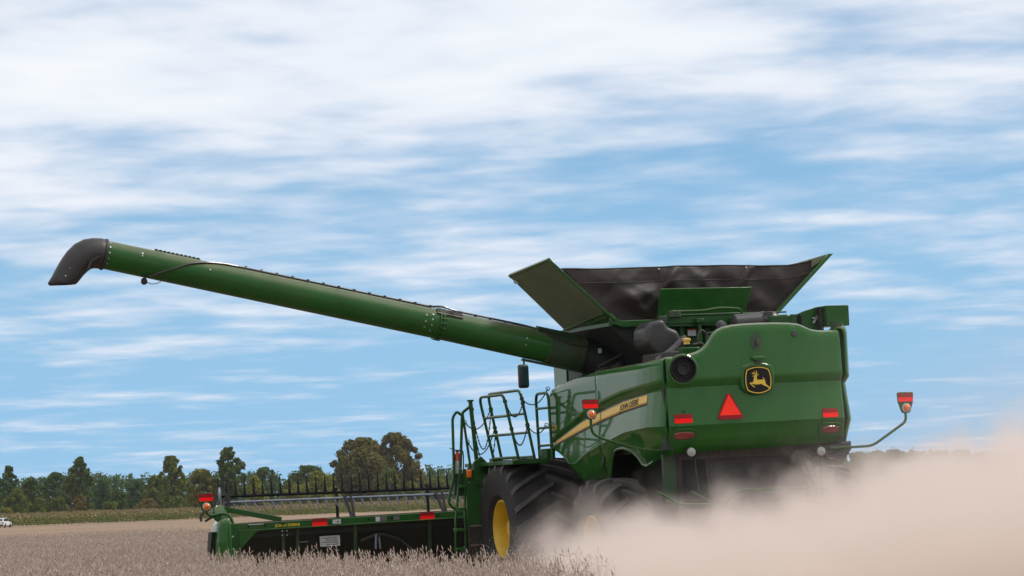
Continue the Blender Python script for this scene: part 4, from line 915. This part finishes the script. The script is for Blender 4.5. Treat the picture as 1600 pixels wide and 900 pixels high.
# ------------------------------------------------------------------ ripe soybean crop (instances on points)
def crop_mat(name, a, b, c):
    m = bpy.data.materials.new(name); m.use_nodes = True; nt = m.node_tree; n = nt.nodes; bs = n['Principled BSDF']
    bs.inputs['Roughness'].default_value = 0.85; bs.inputs['Specular IOR Level'].default_value = 0.2
    oi = n.new('ShaderNodeObjectInfo'); m1 = n.new('ShaderNodeMixRGB'); m1.inputs[1].default_value = (*a, 1); m1.inputs[2].default_value = (*b, 1); nt.links.new(oi.outputs['Random'], m1.inputs[0])
    tc = n.new('ShaderNodeTexCoord'); t = n.new('ShaderNodeTexNoise'); t.inputs['Scale'].default_value = 14; nt.links.new(tc.outputs['Object'], t.inputs['Vector'])
    m2 = n.new('ShaderNodeMixRGB'); nt.links.new(m1.outputs[0], m2.inputs[1]); m2.inputs[2].default_value = (*c, 1)
    r = n.new('ShaderNodeMapRange'); r.inputs[1].default_value = 0.42; r.inputs[2].default_value = 0.62; r.inputs[4].default_value = 0.75; nt.links.new(t.outputs[0], r.inputs[0]); nt.links.new(r.outputs[0], m2.inputs[0])
    nt.links.new(m2.outputs[0], bs.inputs['Base Color']); MATS[name] = m; return m
crop_mat('soy_dry', (0.62, 0.505, 0.425), (0.46, 0.365, 0.30), (0.24, 0.17, 0.135))
crop_mat('soy_stub', (0.30, 0.22, 0.15), (0.20, 0.14, 0.10), (0.11, 0.08, 0.055))
crop_mat('soy_green', (0.06, 0.12, 0.02), (0.10, 0.15, 0.03), (0.04, 0.07, 0.015))
def soy_plant(seed, h):
    rnd = random.Random(seed); mb = MB()
    def stem(p0, d, L, r):
        pts = [Vector(p0)]; d = Vector(d).normalized(); k = 5
        for i in range(k):
            d = (d + Vector((rnd.uniform(-.12, .12), rnd.uniform(-.12, .12), 0.06))).normalized(); pts.append(pts[-1] + d * L / k)
        mb.tube(pts, [r * (1 - 0.12 * i) for i in range(k + 1)], 3, caps=False)
        return pts
    def pod(p, d, L, w):
        d = d.normalized(); s_ = d.orthogonal().normalized(); s_.rotate(Matrix.Rotation(rnd.uniform(0, 6.28), 3, d)); t_ = d.cross(s_)
        c = p + d * L * 0.45
        mb.add([p, c + s_*w, c - s_*0.5*w + t_*0.8*w, c - s_*0.5*w - t_*0.8*w, p + d * L], [(0, 1, 2), (0, 2, 3), (0, 3, 1), (4, 2, 1), (4, 3, 2), (4, 1, 3)])
    main = stem((0, 0, 0), (rnd.uniform(-.15, .15), rnd.uniform(-.15, .15), 1), h, 0.0055)
    stems = [main]
    for b in range(rnd.randint(2, 3)):
        a = rnd.uniform(0, 6.28); i = rnd.randint(0, 1); L = h * rnd.uniform(0.55, 0.8)
        stems.append(stem(main[i], (0.42*math.cos(a), 0.42*math.sin(a), 1), L, 0.004))
    for st in stems:
        for i in range(1, len(st)):
            for k in range(rnd.randint(4, 7)):
                t = rnd.random(); p = st[i-1].lerp(st[i], t); a = rnd.uniform(0, 6.28)
                pod(p, Vector((math.cos(a), math.sin(a), rnd.uniform(0.2, 1.6))), rnd.uniform(0.035, 0.065), rnd.uniform(0.004, 0.007))
        pod(st[-1], Vector((rnd.uniform(-.3, .3), rnd.uniform(-.3, .3), 1)), 0.07, 0.008)
    return mb
def stub_plant(seed):
    rnd = random.Random(seed); mb = MB()
    for k in range(4):
        p = Vector((rnd.uniform(-.12, .12), rnd.uniform(-.12, .12), 0)); mb.tube([p, p + Vector((rnd.uniform(-.03, .03), rnd.uniform(-.03, .03), rnd.uniform(0.05, 0.13)))], 0.005, 3)
    for k in range(5):
        p = Vector((rnd.uniform(-.2, .2), rnd.uniform(-.2, .2), 0.015)); a = rnd.uniform(0, 6.28); mb.tube([p, p + Vector((0.12*math.cos(a), 0.12*math.sin(a), rnd.uniform(0, .03)))], 0.006, 3)
    return mb
def variants(name, builders, mats):
    c = bpy.data.collections.new(name)
    for i, (b, m) in enumerate(zip(builders, mats)):
        o = bpy.data.objects.new('%s_%02d' % (name, i), b.mesh(name, m, 60)); c.objects.link(o)
    return c
def scatter(name, pts, coll, label, cat):
    # pts: (x, y, z, rotz, tilt, scale, index)
    me = bpy.data.meshes.new(name); me.from_pydata([p[:3] for p in pts], [], [])
    ra = me.attributes.new('rot', 'FLOAT_VECTOR', 'POINT'); sa = me.attributes.new('scl', 'FLOAT', 'POINT'); ia = me.attributes.new('idx', 'INT', 'POINT')
    ra.data.foreach_set('vector', [q for p in pts for q in (p[4], p[4] * 0.6, p[3])]); sa.data.foreach_set('value', [p[5] for p in pts]); ia.data.foreach_set('value', [p[6] for p in pts])
    o = bpy.data.objects.new(name, me); COL.objects.link(o)
    ng = bpy.data.node_groups.new(name, 'GeometryNodeTree')
    ng.interface.new_socket('Geometry', in_out='INPUT', socket_type='NodeSocketGeometry'); ng.interface.new_socket('Geometry', in_out='OUTPUT', socket_type='NodeSocketGeometry')
    gi = ng.nodes.new('NodeGroupInput'); go = ng.nodes.new('NodeGroupOutput')
    ip = ng.nodes.new('GeometryNodeInstanceOnPoints'); ci = ng.nodes.new('GeometryNodeCollectionInfo')
    ci.inputs['Collection'].default_value = coll; ci.inputs['Separate Children'].default_value = True; ci.inputs['Reset Children'].default_value = True
    def attr(nm, t):
        a = ng.nodes.new('GeometryNodeInputNamedAttribute'); a.data_type = t; a.inputs['Name'].default_value = nm; return a.outputs['Attribute']
    L = ng.links.new
    L(gi.outputs[0], ip.inputs['Points']); L(ci.outputs[0], ip.inputs['Instance']); ip.inputs['Pick Instance'].default_value = True
    L(attr('idx', 'INT'), ip.inputs['Instance Index']); L(attr('rot', 'FLOAT_VECTOR'), ip.inputs['Rotation']); L(attr('scl', 'FLOAT'), ip.inputs['Scale'])
    L(ip.outputs[0], go.inputs[0])
    md = o.modifiers.new('scatter', 'NODES'); md.node_group = ng
    tag(o, label, cat, kind='stuff'); return o
def local_uv(x, y):
    dx, dy = x - C_LOC.x, y - C_LOC.y
    return dx * math.cos(YAW) + dy * math.sin(YAW), -dx * math.sin(YAW) + dy * math.cos(YAW)
SWATH = -5.98
rnd = random.Random(11)
crop_coll = variants('soy_variant', [soy_plant(40 + i, 0.78 + 0.02 * (i % 4)) for i in range(8)] + [soy_plant(70, 0.5)], ['soy_dry'] * 8 + ['soy_green'])
pts = []
def add_crop(y0, y1, dens, xl, xr):
    n = int((y1 - y0) * dens)
    for _ in range(int((y1 - y0) * (xr(0.5*(y0+y1)) - xl(0.5*(y0+y1))) * dens)):
        y = rnd.uniform(y0, y1); x = rnd.uniform(xl(y), xr(y)); u, v = local_uv(x, y)
        if u > SWATH + rnd.uniform(-.2, .1) and v < 10.9: continue
        u = round(u / 0.38) * 0.38 + rnd.gauss(0, 0.09)      # drilled rows
        x = C_LOC.x + u * math.cos(YAW) - v * math.sin(YAW); y = C_LOC.y + u * math.sin(YAW) + v * math.cos(YAW)
        hgt = 0.93 + 0.16 * mnoise.noise(Vector((x * 0.35, y * 0.2, 0))) + rnd.gauss(0, 0.07)
        pts.append((x, y, 0.0, rnd.uniform(0, 6.28), rnd.gauss(0, 0.10), max(0.6, hgt), 8 if rnd.random() < 0.003 else rnd.randint(0, 7)))
for y0 in range(24, 60, 4): add_crop(y0, y0 + 4, 24, lambda y: -0.165 * y - 2, lambda y: 0.022 * y)
for y0 in range(60, 128, 4): add_crop(y0, y0 + 4, 17, lambda y: -0.165 * y - 2, lambda y: 0.02 * y)
scatter('soybean_crop', pts, crop_coll, 'ripe brown soybean crop standing across the foreground', 'crop')
st_coll = variants('stub_variant', [stub_plant(90 + i) for i in range(4)], ['soy_stub'] * 4)
sp_ = []
for _ in range(9000):
    y = rnd.uniform(28, 66); x = rnd.uniform(-3, 12); u, v = local_uv(x, y)
    if u > SWATH and v < 10.5: sp_.append((x, y, 0.0, rnd.uniform(0, 6.28), 0, rnd.uniform(0.8, 1.3), rnd.randint(0, 3)))
for _ in range(26000):
    y = 128 + 110 * rnd.random() ** 1.6; x = rnd.uniform(-0.165 * y - 2, 0.02 * y); sp_.append((x, y, 0.0, rnd.uniform(0, 6.28), 0, rnd.uniform(0.9, 1.7), rnd.randint(0, 3)))
scatter('cut_stubble', sp_, st_coll, 'short pale stubble and straw left on the cut ground', 'stubble')

# ------------------------------------------------------------------ maize strip in the distance
mat('corn_leaf', (0.11, 0.165, 0.03), 0.7, vcol=(0.23, 0.20, 0.06), vscale=0.5, transl=0.25)
mat('corn_tassel', (0.38, 0.28, 0.14), 0.8, vcol=(0.28, 0.22, 0.10), vscale=0.3)
cl_, ct_ = MB(), MB()
for row in range(7):
    x = -110.0
    while x < 40:
        x += rnd.uniform(0.16, 0.34); y = corn_edge(x) + row * 0.9 + rnd.uniform(-.2, .2); h = 2.2 + rnd.gauss(0, 0.10) + 0.12 * mnoise.noise(Vector((x * 0.05, 0, 0)))
        for k in range(5):
            a = rnd.uniform(0, 6.28); z0 = h * (0.08 + 0.14 * k) + rnd.uniform(-.1, .1); L = rnd.uniform(0.35, 0.6); dx, dy = math.cos(a) * L, math.sin(a) * L
            p = Vector((x, y, z0)); q = p + Vector((dx * 0.6, dy * 0.6, 0.32)); r_ = p + Vector((dx, dy, 0.10)); w = Vector((-dy, dx, 0)) * 0.11 + Vector((0.05, 0, 0))
            (cl_ if k < 3 or rnd.random() < 0.45 else ct_).add([p - w, p + w, q + w, q - w, r_], [(0, 1, 2, 3), (3, 2, 4)])
        for k in range(3):
            p = Vector((x + rnd.uniform(-.15, .15), y, h - 0.5)); ct_.add([p + Vector((-.05, 0, 0)), p + Vector((.05, 0, 0)), p + Vector((rnd.uniform(-.2, .2), 0, 0.5))], [(0, 1, 2)])
corn = tag(cl_.build('maize_strip', 'corn_leaf'), 'strip of yellowing maize standing before the trees', 'maize', kind='stuff')
tag(ct_.build('tassels', 'corn_tassel', corn), kind='stuff')

# ------------------------------------------------------------------ trees
mat('bark', (0.06, 0.045, 0.035), 0.9, var=0.4, vscale=3)
def leafmat(name, a, b): a = (a[0] * 2.1, a[1] * 2.15, a[2] * 1.1); b = (b[0] * 2.5, b[1] * 2.4, b[2] * 1.15); return mat(name, a, 0.7, vcol=b, vscale=0.35, transl=0.35, spec=0.25)
leafmat('leaf_dark', (0.022, 0.040, 0.017), (0.040, 0.058, 0.022)); leafmat('leaf_mid', (0.038, 0.058, 0.018), (0.062, 0.075, 0.024))
leafmat('leaf_olive', (0.058, 0.068, 0.018), (0.090, 0.082, 0.026)); leafmat('leaf_brown', (0.072, 0.058, 0.026), (0.048, 0.046, 0.020))
leafmat('leaf_teal', (0.020, 0.046, 0.028), (0.034, 0.060, 0.032)); leafmat('leaf_yellow', (0.105, 0.105, 0.018), (0.075, 0.088, 0.020))
leafmat('leaf_russet', (0.082, 0.060, 0.032), (0.056, 0.046, 0.026))
def wx(px, z): return (px - 811.6) / 5500 * z
def wh(px, py, z): return (781.4 + (811.6 - px) * 0.0349 - py) / 5500 * z + 1.45
def leaves(mb, c, r, n, rd, size):
    for _ in range(n):
        d = Vector((rd.gauss(0, 1), rd.gauss(0, 1), rd.gauss(0, 1))).normalized() * (rd.random() ** 0.33) * rd.uniform(0.55, 1.12)
        p = c + Vector((d.x * r, d.y * r, d.z * r * 0.82)); s_ = size * rd.uniform(0.6, 1.3)
        nrm = Vector((rd.gauss(0, .8) + d.x, rd.gauss(0, .8) + d.y, rd.gauss(0, .6) + d.z + 0.5)).normalized(); a = nrm.orthogonal().normalized(); a.rotate(Matrix.Rotation(rd.uniform(0, 6.28), 3, nrm)); b = nrm.cross(a)
        mb.add([p - a*s_, p + b*s_*0.6, p + a*s_, p - b*s_*0.6], [(0, 1, 2, 3)])
def tree(name, px, top, wpx, z, m, label, seed, shape='round', base=0.18, group='trees along the far field edge', dens=1.0):
    rd = random.Random(seed); X = wx(px, z); h = max(1.5, wh(px, top, z)); w = wpx / 5500 * z
    root = empty(name, (X, z, 0)); tag(root, label, 'shrub' if 'shrub' in name else 'tree', group)
    tr, cr = MB(), MB()
    lean = rd.uniform(-.04, .04) * h
    tr.tube([(0, 0, 0), (lean * 0.3, 0, h * 0.3), (lean * 0.7, 0, h * 0.6), (lean, 0, h * 0.92)], [h * 0.026 + 0.05, h * 0.02 + 0.03, h * 0.012, 0.03], 8)
    nc = int((62 if shape != 'bush' else 34) * dens)
    for k in range(nc):
        t = (k + rd.random()) / nc; zz = h * (base + (1 - base) * t)
        cap = math.sqrt(max(0.0, 1 - max(0.0, (t - 0.45) / 0.55) ** 2.0)) * 0.85 + 0.15
        if shape == 'cone': env = 0.30 + 0.70 * math.sin(math.pi * min(1, (1 - t) * 0.72 + 0.0)) ** 0.9
        elif shape == 'bush': env = math.sqrt(max(0.0, 1 - t ** 2.2)) * 0.95 + 0.05
        elif shape == 'top': env = 0.45 + 0.55 * math.sin(math.pi * (0.15 + 0.75 * t))
        else: env = 0.35 + 0.65 * math.sin(math.pi * (0.12 + 0.80 * t)) ** 0.8
        a = k * 2.4 + rd.uniform(-.5, .5); rr = w * 0.5 * env * math.sqrt(rd.uniform(0.15, 1.45)) * 0.84 * cap
        cr_r = max(0.45, w * rd.choice((0.075, 0.10, 0.14, 0.20)) * rd.uniform(0.85, 1.15) * (0.7 + 0.3 * env) * (0.55 + 0.45 * cap)); c = Vector((math.cos(a) * rr + lean * t, math.sin(a) * rr, min(zz, h - cr_r * 0.72)))
        if zz > h * 0.2: tr.tube([(lean * t * 0.8, 0, max(0.2, c.z - rr * 0.7 - 0.3)), ((c.x + lean*t) * 0.5, c.y * 0.5, c.z - rr * 0.25), tuple(c)], [0.05 + h*0.004, 0.04 + h*0.002, 0.02], 5)
        leaves(cr, c, cr_r, int(60 + 80 * cr_r * cr_r), rd, 0.17 + 0.012 * h)
    tr.build('trunk', 'bark', root); cr.build('crown', m, root, angle=180)
    return root
T = tree
T('leafy_tree', 19, 728, 34, 760, 'leaf_teal', 'tall bluish tree above the round shrub at the left frame edge', 1)
T('round_shrub', 24, 763, 46, 712, 'leaf_mid', 'rounded olive green shrub nearest the left frame edge', 2, 'bush', 0.02)
T('leafy_tree', -16, 745, 44, 790, 'leaf_teal', 'dark tree cut off by the left frame edge', 3)
T('leafy_tree', 52, 746, 34, 800, 'leaf_dark', 'short dark tree right of the tall bluish one', 4)
T('leafy_tree', 88, 738, 46, 780, 'leaf_teal', 'broad bluish green tree left of the dark spire-shaped one', 5)
T('spire_tree', 126, 714, 46, 740, 'leaf_dark', 'tall dark tree with a pointed crown, tallest of the far left', 6, 'cone', 0.1)
T('leafy_tree', 163, 749, 36, 790, 'leaf_teal', 'bluish tree just right of the dark pointed tree', 7)
T('leafy_tree', 187, 764, 26, 770, 'leaf_dark', 'small blue-black tree in the dip of the tree line', 8)
T('leafy_tree', 216, 750, 42, 830, 'leaf_teal', 'bluish tree filling the dip left of the tall olive tree', 9)
T('leafy_tree', 246, 743, 40, 760, 'leaf_mid', 'mid green tree at the left foot of the tall olive tree', 10)
T('tall_tree', 271, 712, 42, 740, 'leaf_mid', 'tall narrow olive tree left of the header marker light', 11, 'top')
T('leafy_tree', 317, 733, 60, 750, 'leaf_olive', 'wide olive brown tree right behind the header marker light', 12)
T('tall_tree', 361, 699, 44, 750, 'leaf_dark', 'tall dark tree above the left end of the reel', 13, 'top')
T('round_shrub', 402, 743, 40, 740, 'leaf_yellow', 'yellow-green rounded shrub right of the tall dark tree', 14, 'bush', 0.03)
T('leafy_tree', 414, 730, 46, 880, 'leaf_teal', 'bluish tree rising behind the yellow-green shrub', 15)
T('leafy_tree', 455, 748, 34, 790, 'leaf_mid', 'low green tree at the gap in the tree line', 16, 'bush', 0.05)
T('leafy_tree', 482, 727, 66, 900, 'leaf_dark', 'broad dark tree behind the wide yellowish shrub', 17)
T('round_shrub', 500, 735, 74, 790, 'leaf_yellow', 'wide yellowish round shrub above the middle of the reel', 18, 'bush', 0.02)
T('round_shrub', 462, 757, 50, 765, 'leaf_olive', 'low olive shrub left of the wide yellowish one', 19, 'bush', 0.02)
T('large_tree', 563, 684, 92, 800, 'leaf_brown', 'large brownish tree, left one of the tallest pair', 20, 'round', 0.12, dens=1.4)
T('large_tree', 623, 676, 82, 805, 'leaf_brown', 'large brownish tree, right and higher one of the tallest pair', 21, 'round', 0.12, dens=1.4)
T('round_shrub', 607, 731, 54, 770, 'leaf_mid', 'green shrub at the foot of the large brownish pair', 22, 'bush', 0.03)
T('leafy_tree', 537, 722, 40, 900, 'leaf_dark', 'dark tree left behind the large brownish pair', 23)
T('round_shrub', 126, 773, 40, 700, 'leaf_russet', 'russet shrub beneath the dark pointed tree', 24, 'bush', 0.0)
T('round_shrub', 62, 778, 46, 705, 'leaf_mid', 'low dark green shrub right of the rounded olive one', 25, 'bush', 0.0)
T('round_shrub', 92, 776, 40, 706, 'leaf_mid', 'low green shrub just left of the russet one', 26, 'bush', 0.0)
T('round_shrub', 232, 779, 44, 715, 'leaf_russet', 'purplish brown shrub left of the tall olive tree', 27, 'bush', 0.0)
T('round_shrub', 278, 775, 42, 720, 'leaf_mid', 'green shrub at the foot of the tall olive tree', 28, 'bush', 0.0)
T('round_shrub', 8, 793, 46, 690, 'leaf_olive', 'very low hedge shrub in the left bottom corner of the trees', 29, 'bush', 0.0)
T('round_shrub', 172, 783, 40, 712, 'leaf_mid', 'low shrub under the dip in the tree line', 30, 'bush', 0.0)
T('round_shrub', 690, 742, 60, 820, 'leaf_mid', 'olive shrub seen through the reel left of the ladder', 31, 'bush', 0.02)
T('round_shrub', 645, 752, 44, 800, 'leaf_olive', 'small shrub right of the large brownish pair', 32, 'bush', 0.02)
for i, px_ in enumerate((1345, 1372, 1398, 1430, 1465, 1500, 1540, 1585)):
    T('dusty_tree', px_, 706 - 1.5 * (i % 3), 56, 900 + 20 * (i % 2), 'leaf_dark', ('leftmost', 'second from left', 'third from left', 'fourth from left', 'fifth from left', 'third from right', 'second from right', 'rightmost')[i] + ' of the trees veiled by dust right of the combine', 60 + i, 'top', 0.2, group='trees veiled by dust')
# far wood reading as one mass
fwood = MB(); rd = random.Random(77)
for px_ in range(-120, 1720, 7):
    z = 1010 + rd.uniform(-25, 25); top = 741 if px_ < 640 else (727 if px_ < 900 else 711)
    h = wh(px_, top + rd.uniform(-7, 9) + 5 * math.sin(px_ * 0.03), z)
    for k in range(7):
        r_ = rd.uniform(1.4, 2.2); c = Vector((wx(px_, z) + rd.uniform(-1, 1), z + rd.uniform(-1, 1), max(r_ * 0.6, h - r_ * 0.8 - k * h * 0.15))); leaves(fwood, c, r_ * 1.15, 60, rd, 0.5)
tag(fwood.build('distant_wood', 'leaf_teal', angle=180), 'bluish far wood behind the row of trees', 'wood', kind='stuff')

# ------------------------------------------------------------------ white car at the field edge
car = empty('white_car', (wx(4, 540), 540, 0), (0, 0, R(-8))); tag(car, 'small white car parked far off beside the maize at the left edge', 'car')
mb = MB(); mb.prism([(-2.1, 0.30), (2.1, 0.30), (2.15, 0.72), (1.2, 0.86), (-2.1, 0.92)], ((0.9, 0, 0), (0, 1, 0), (0, 0, 1)), -1.8); mb.build('body', 'white_paint', car, bevel=0.06, seg=3)
mb = MB(); mb.prism([(-2.02, 0.90), (1.1, 0.84), (0.35, 1.46), (-1.75, 1.48)], ((0.76, 0, 0), (0, 1, 0), (0, 0, 1)), -1.52); mb.build('cabin', 'white_paint', car, bevel=0.05, seg=3)
MB().prism([(-0.66, 0), (0.66, 0), (0.58, 0.34), (-0.58, 0.34)], ((0, -1.975, 1.02), (1, 0, 0), (0, 0.42, 0.9)), 0.02).build('rear_window', 'glass', car)
for s_ in (-1, 1):
    MB().prism([(-1.6, 0.98), (0.75, 0.96), (0.28, 1.38), (-1.5, 1.40)], ((0.775 * s_, 0, 0), (0, 1, 0), (0, 0, 1)), 0.015).build('side_window', 'glass', car)
    MB().box((0.76 * s_, -2.12, 0.72), (0.22, 0.06, 0.16)).build('tail_light', 'lamp_red', car, bevel=0.02)
    for y in (-1.3, 1.35):
        wl2 = MB().lathe([(0.2, -0.1), (0.33, -0.1), (0.33, 0.1), (0.2, 0.1)], (0.82 * s_, y, 0.33), (1, 0, 0), 20).build('wheel', 'rubber', car)
MB().bb((-0.8, -2.16, 0.30), (0.8, -2.06, 0.46)).build('bumper', 'dark_metal', car, bevel=0.03)
MB().box((0, -2.13, 0.62), (0.5, 0.02, 0.12)).build('number_plate', 'red_paint', car)

# ------------------------------------------------------------------ dust thrown up behind the machine
dm = bpy.data.materials.new('dust'); dm.use_nodes = True; nt = dm.node_tree; nt.nodes.clear()
def dn(t, **k):
    n = nt.nodes.new(t)
    for a, b in k.items(): setattr(n, a, b)
    return n
def dmath(op, a, b=None):
    n = dn('ShaderNodeMath', operation=op)
    for i, v in enumerate((a, b)):
        if v is None: continue
        if isinstance(v, (int, float)): n.inputs[i].default_value = v
        else: nt.links.new(v, n.inputs[i])
    return n.outputs[0]
def drange(src, a, b, lo, hi, interp='SMOOTHSTEP'):
    n = dn('ShaderNodeMapRange'); n.interpolation_type = interp
    nt.links.new(src, n.inputs[0])
    for i, v in enumerate((a, b, lo, hi)): n.inputs[i+1].default_value = v
    return n.outputs[0]
tc_ = dn('ShaderNodeTexCoord'); sx_ = dn('ShaderNodeSeparateXYZ'); nt.links.new(tc_.outputs['Object'], sx_.inputs[0])
X_, Y_, Z_ = sx_.outputs
def dnoise(s, d, loc=(0, 0, 0)):
    mp = dn('ShaderNodeMapping'); mp.inputs['Location'].default_value = loc; nt.links.new(tc_.outputs['Object'], mp.inputs[0])
    t = dn('ShaderNodeTexNoise'); t.inputs['Scale'].default_value = s; t.inputs['Detail'].default_value = d; nt.links.new(mp.outputs[0], t.inputs['Vector']); return t.outputs[0]
na = dmath('SUBTRACT', dnoise(0.45, 1.0), 0.5); nb = dmath('SUBTRACT', dnoise(1.3, 3.0, (3, 5, 1)), 0.5)
top_ = dmath('ADD', drange(X_, 0.4, 7.0, 0.72, 1.74), dmath('ADD', dmath('MULTIPLY', na, 1.5), dmath('MULTIPLY', nb, 2.6)))
dz = drange(dmath('SUBTRACT', top_, Z_), -0.35, 1.1, 0.0, 1.0)
dx_ = drange(dmath('ADD', X_, dmath('MULTIPLY', nb, 1.2)), -0.1, 1.2, 0.0, 1.0)
dy_ = dmath('MULTIPLY', drange(Y_, 29.0, 34.0, 0.0, 1.0), drange(Y_, 50.0, 57.0, 1.0, 0.0))
far = drange(X_, 9.0, 13.5, 1.0, 0.0)
body = dmath('MULTIPLY', dmath('MULTIPLY', dz, dx_), dmath('MULTIPLY', dy_, far))
body = dmath('MULTIPLY', body, drange(nb, -0.20, 0.22, 0.10, 1.9))
veil = dmath('MULTIPLY', dmath('MULTIPLY', drange(X_, 2.6, 8.0, 0.0, 1.0), drange(Z_, 1.0, 4.2, 1.0, 0.0)), dmath('MULTIPLY', dy_, far))
def blob(c, r0_, r1_):                      # a thicker puff thrown up by a wheel
    vs_ = dn('ShaderNodeVectorMath', operation='DISTANCE'); nt.links.new(tc_.outputs['Object'], vs_.inputs[0]); vs_.inputs[1].default_value = c
    return drange(dmath('SUBTRACT', vs_.outputs['Value'], dmath('MULTIPLY', nb, 1.6)), r0_, r1_, 1.0, 0.0)
puffs = dmath('ADD', blob((1.15, 48.4, 0.34), 0.42, 1.18), blob((0.55, 47.0, 0.10), 0.2, 0.9))
dens_ = dmath('ADD', dmath('ADD', dmath('MULTIPLY', body, 1.1), dmath('MULTIPLY', puffs, 1.1)), dmath('MULTIPLY', veil, 0.030))
pv = dn('ShaderNodeVolumePrincipled'); pv.inputs['Color'].default_value = (0.905, 0.80, 0.735, 1); pv.inputs['Anisotropy'].default_value = 0.25
nt.links.new(dens_, pv.inputs['Density'])
mo = dn('ShaderNodeOutputMaterial'); nt.links.new(pv.outputs[0], mo.inputs['Volume'])
MATS['dust'] = dm
dust = MB().bb((-1.0, 28.8, 0.012), (13.6, 57.2, 4.7)).build('dust_cloud', 'dust')
tag(dust, 'billowing pale brown dust behind the combine', 'dust', kind='stuff')
dm.cycles.volume_step_rate = 0.7
# flying chaff round the wheels
ck = MB(); rd = random.Random(9)
for _ in range(1900):
    t = rd.random(); u = -3.1 + 1.5 * rd.random() + 0.9 * t; v = 6.0 - 6.5 * t + rd.gauss(0, 0.5); w = 0.35 + 0.85 * rd.random() * (0.35 + 0.65 * t) + abs(rd.gauss(0, 0.12))
    if u > -2.25 and v > 4.2: u = -2.3 - 0.6 * rd.random()
    p = C_LOC + CROT @ Vector((u, v - 1.0, w)); d = Vector((rd.gauss(0, 1), rd.gauss(0, 1), rd.gauss(0, 1))).normalized() * rd.uniform(0.005, 0.016); e = d.orthogonal().normalized() * rd.uniform(0.003, 0.006)
    ck.add([p - d, p + e, p + d, p - e], [(0, 1, 2, 3)])
mat('chaff', (0.5, 0.42, 0.34), 0.8)
tag(ck.build('flying_chaff', 'chaff', angle=180), 'pale chaff flying round the wheels of the combine', 'chaff', kind='stuff')

# ------------------------------------------------------------------ thin summer haze over the whole field
hzm = bpy.data.materials.new('haze'); hzm.use_nodes = True; hn = hzm.node_tree; hn.nodes.clear()
hv = hn.nodes.new('ShaderNodeVolumePrincipled'); hv.inputs['Color'].default_value = (0.86, 0.93, 1.0, 1); hv.inputs['Density'].default_value = 0.00004
ho = hn.nodes.new('ShaderNodeOutputMaterial'); hn.links.new(hv.outputs[0], ho.inputs['Volume'])
MATS['haze'] = hzm
tag(MB().bb((-2520, -80, -1.0), (2520, 5220, 16.0)).build('haze', 'haze'), 'thin bluish haze over the fields', 'haze', kind='stuff')
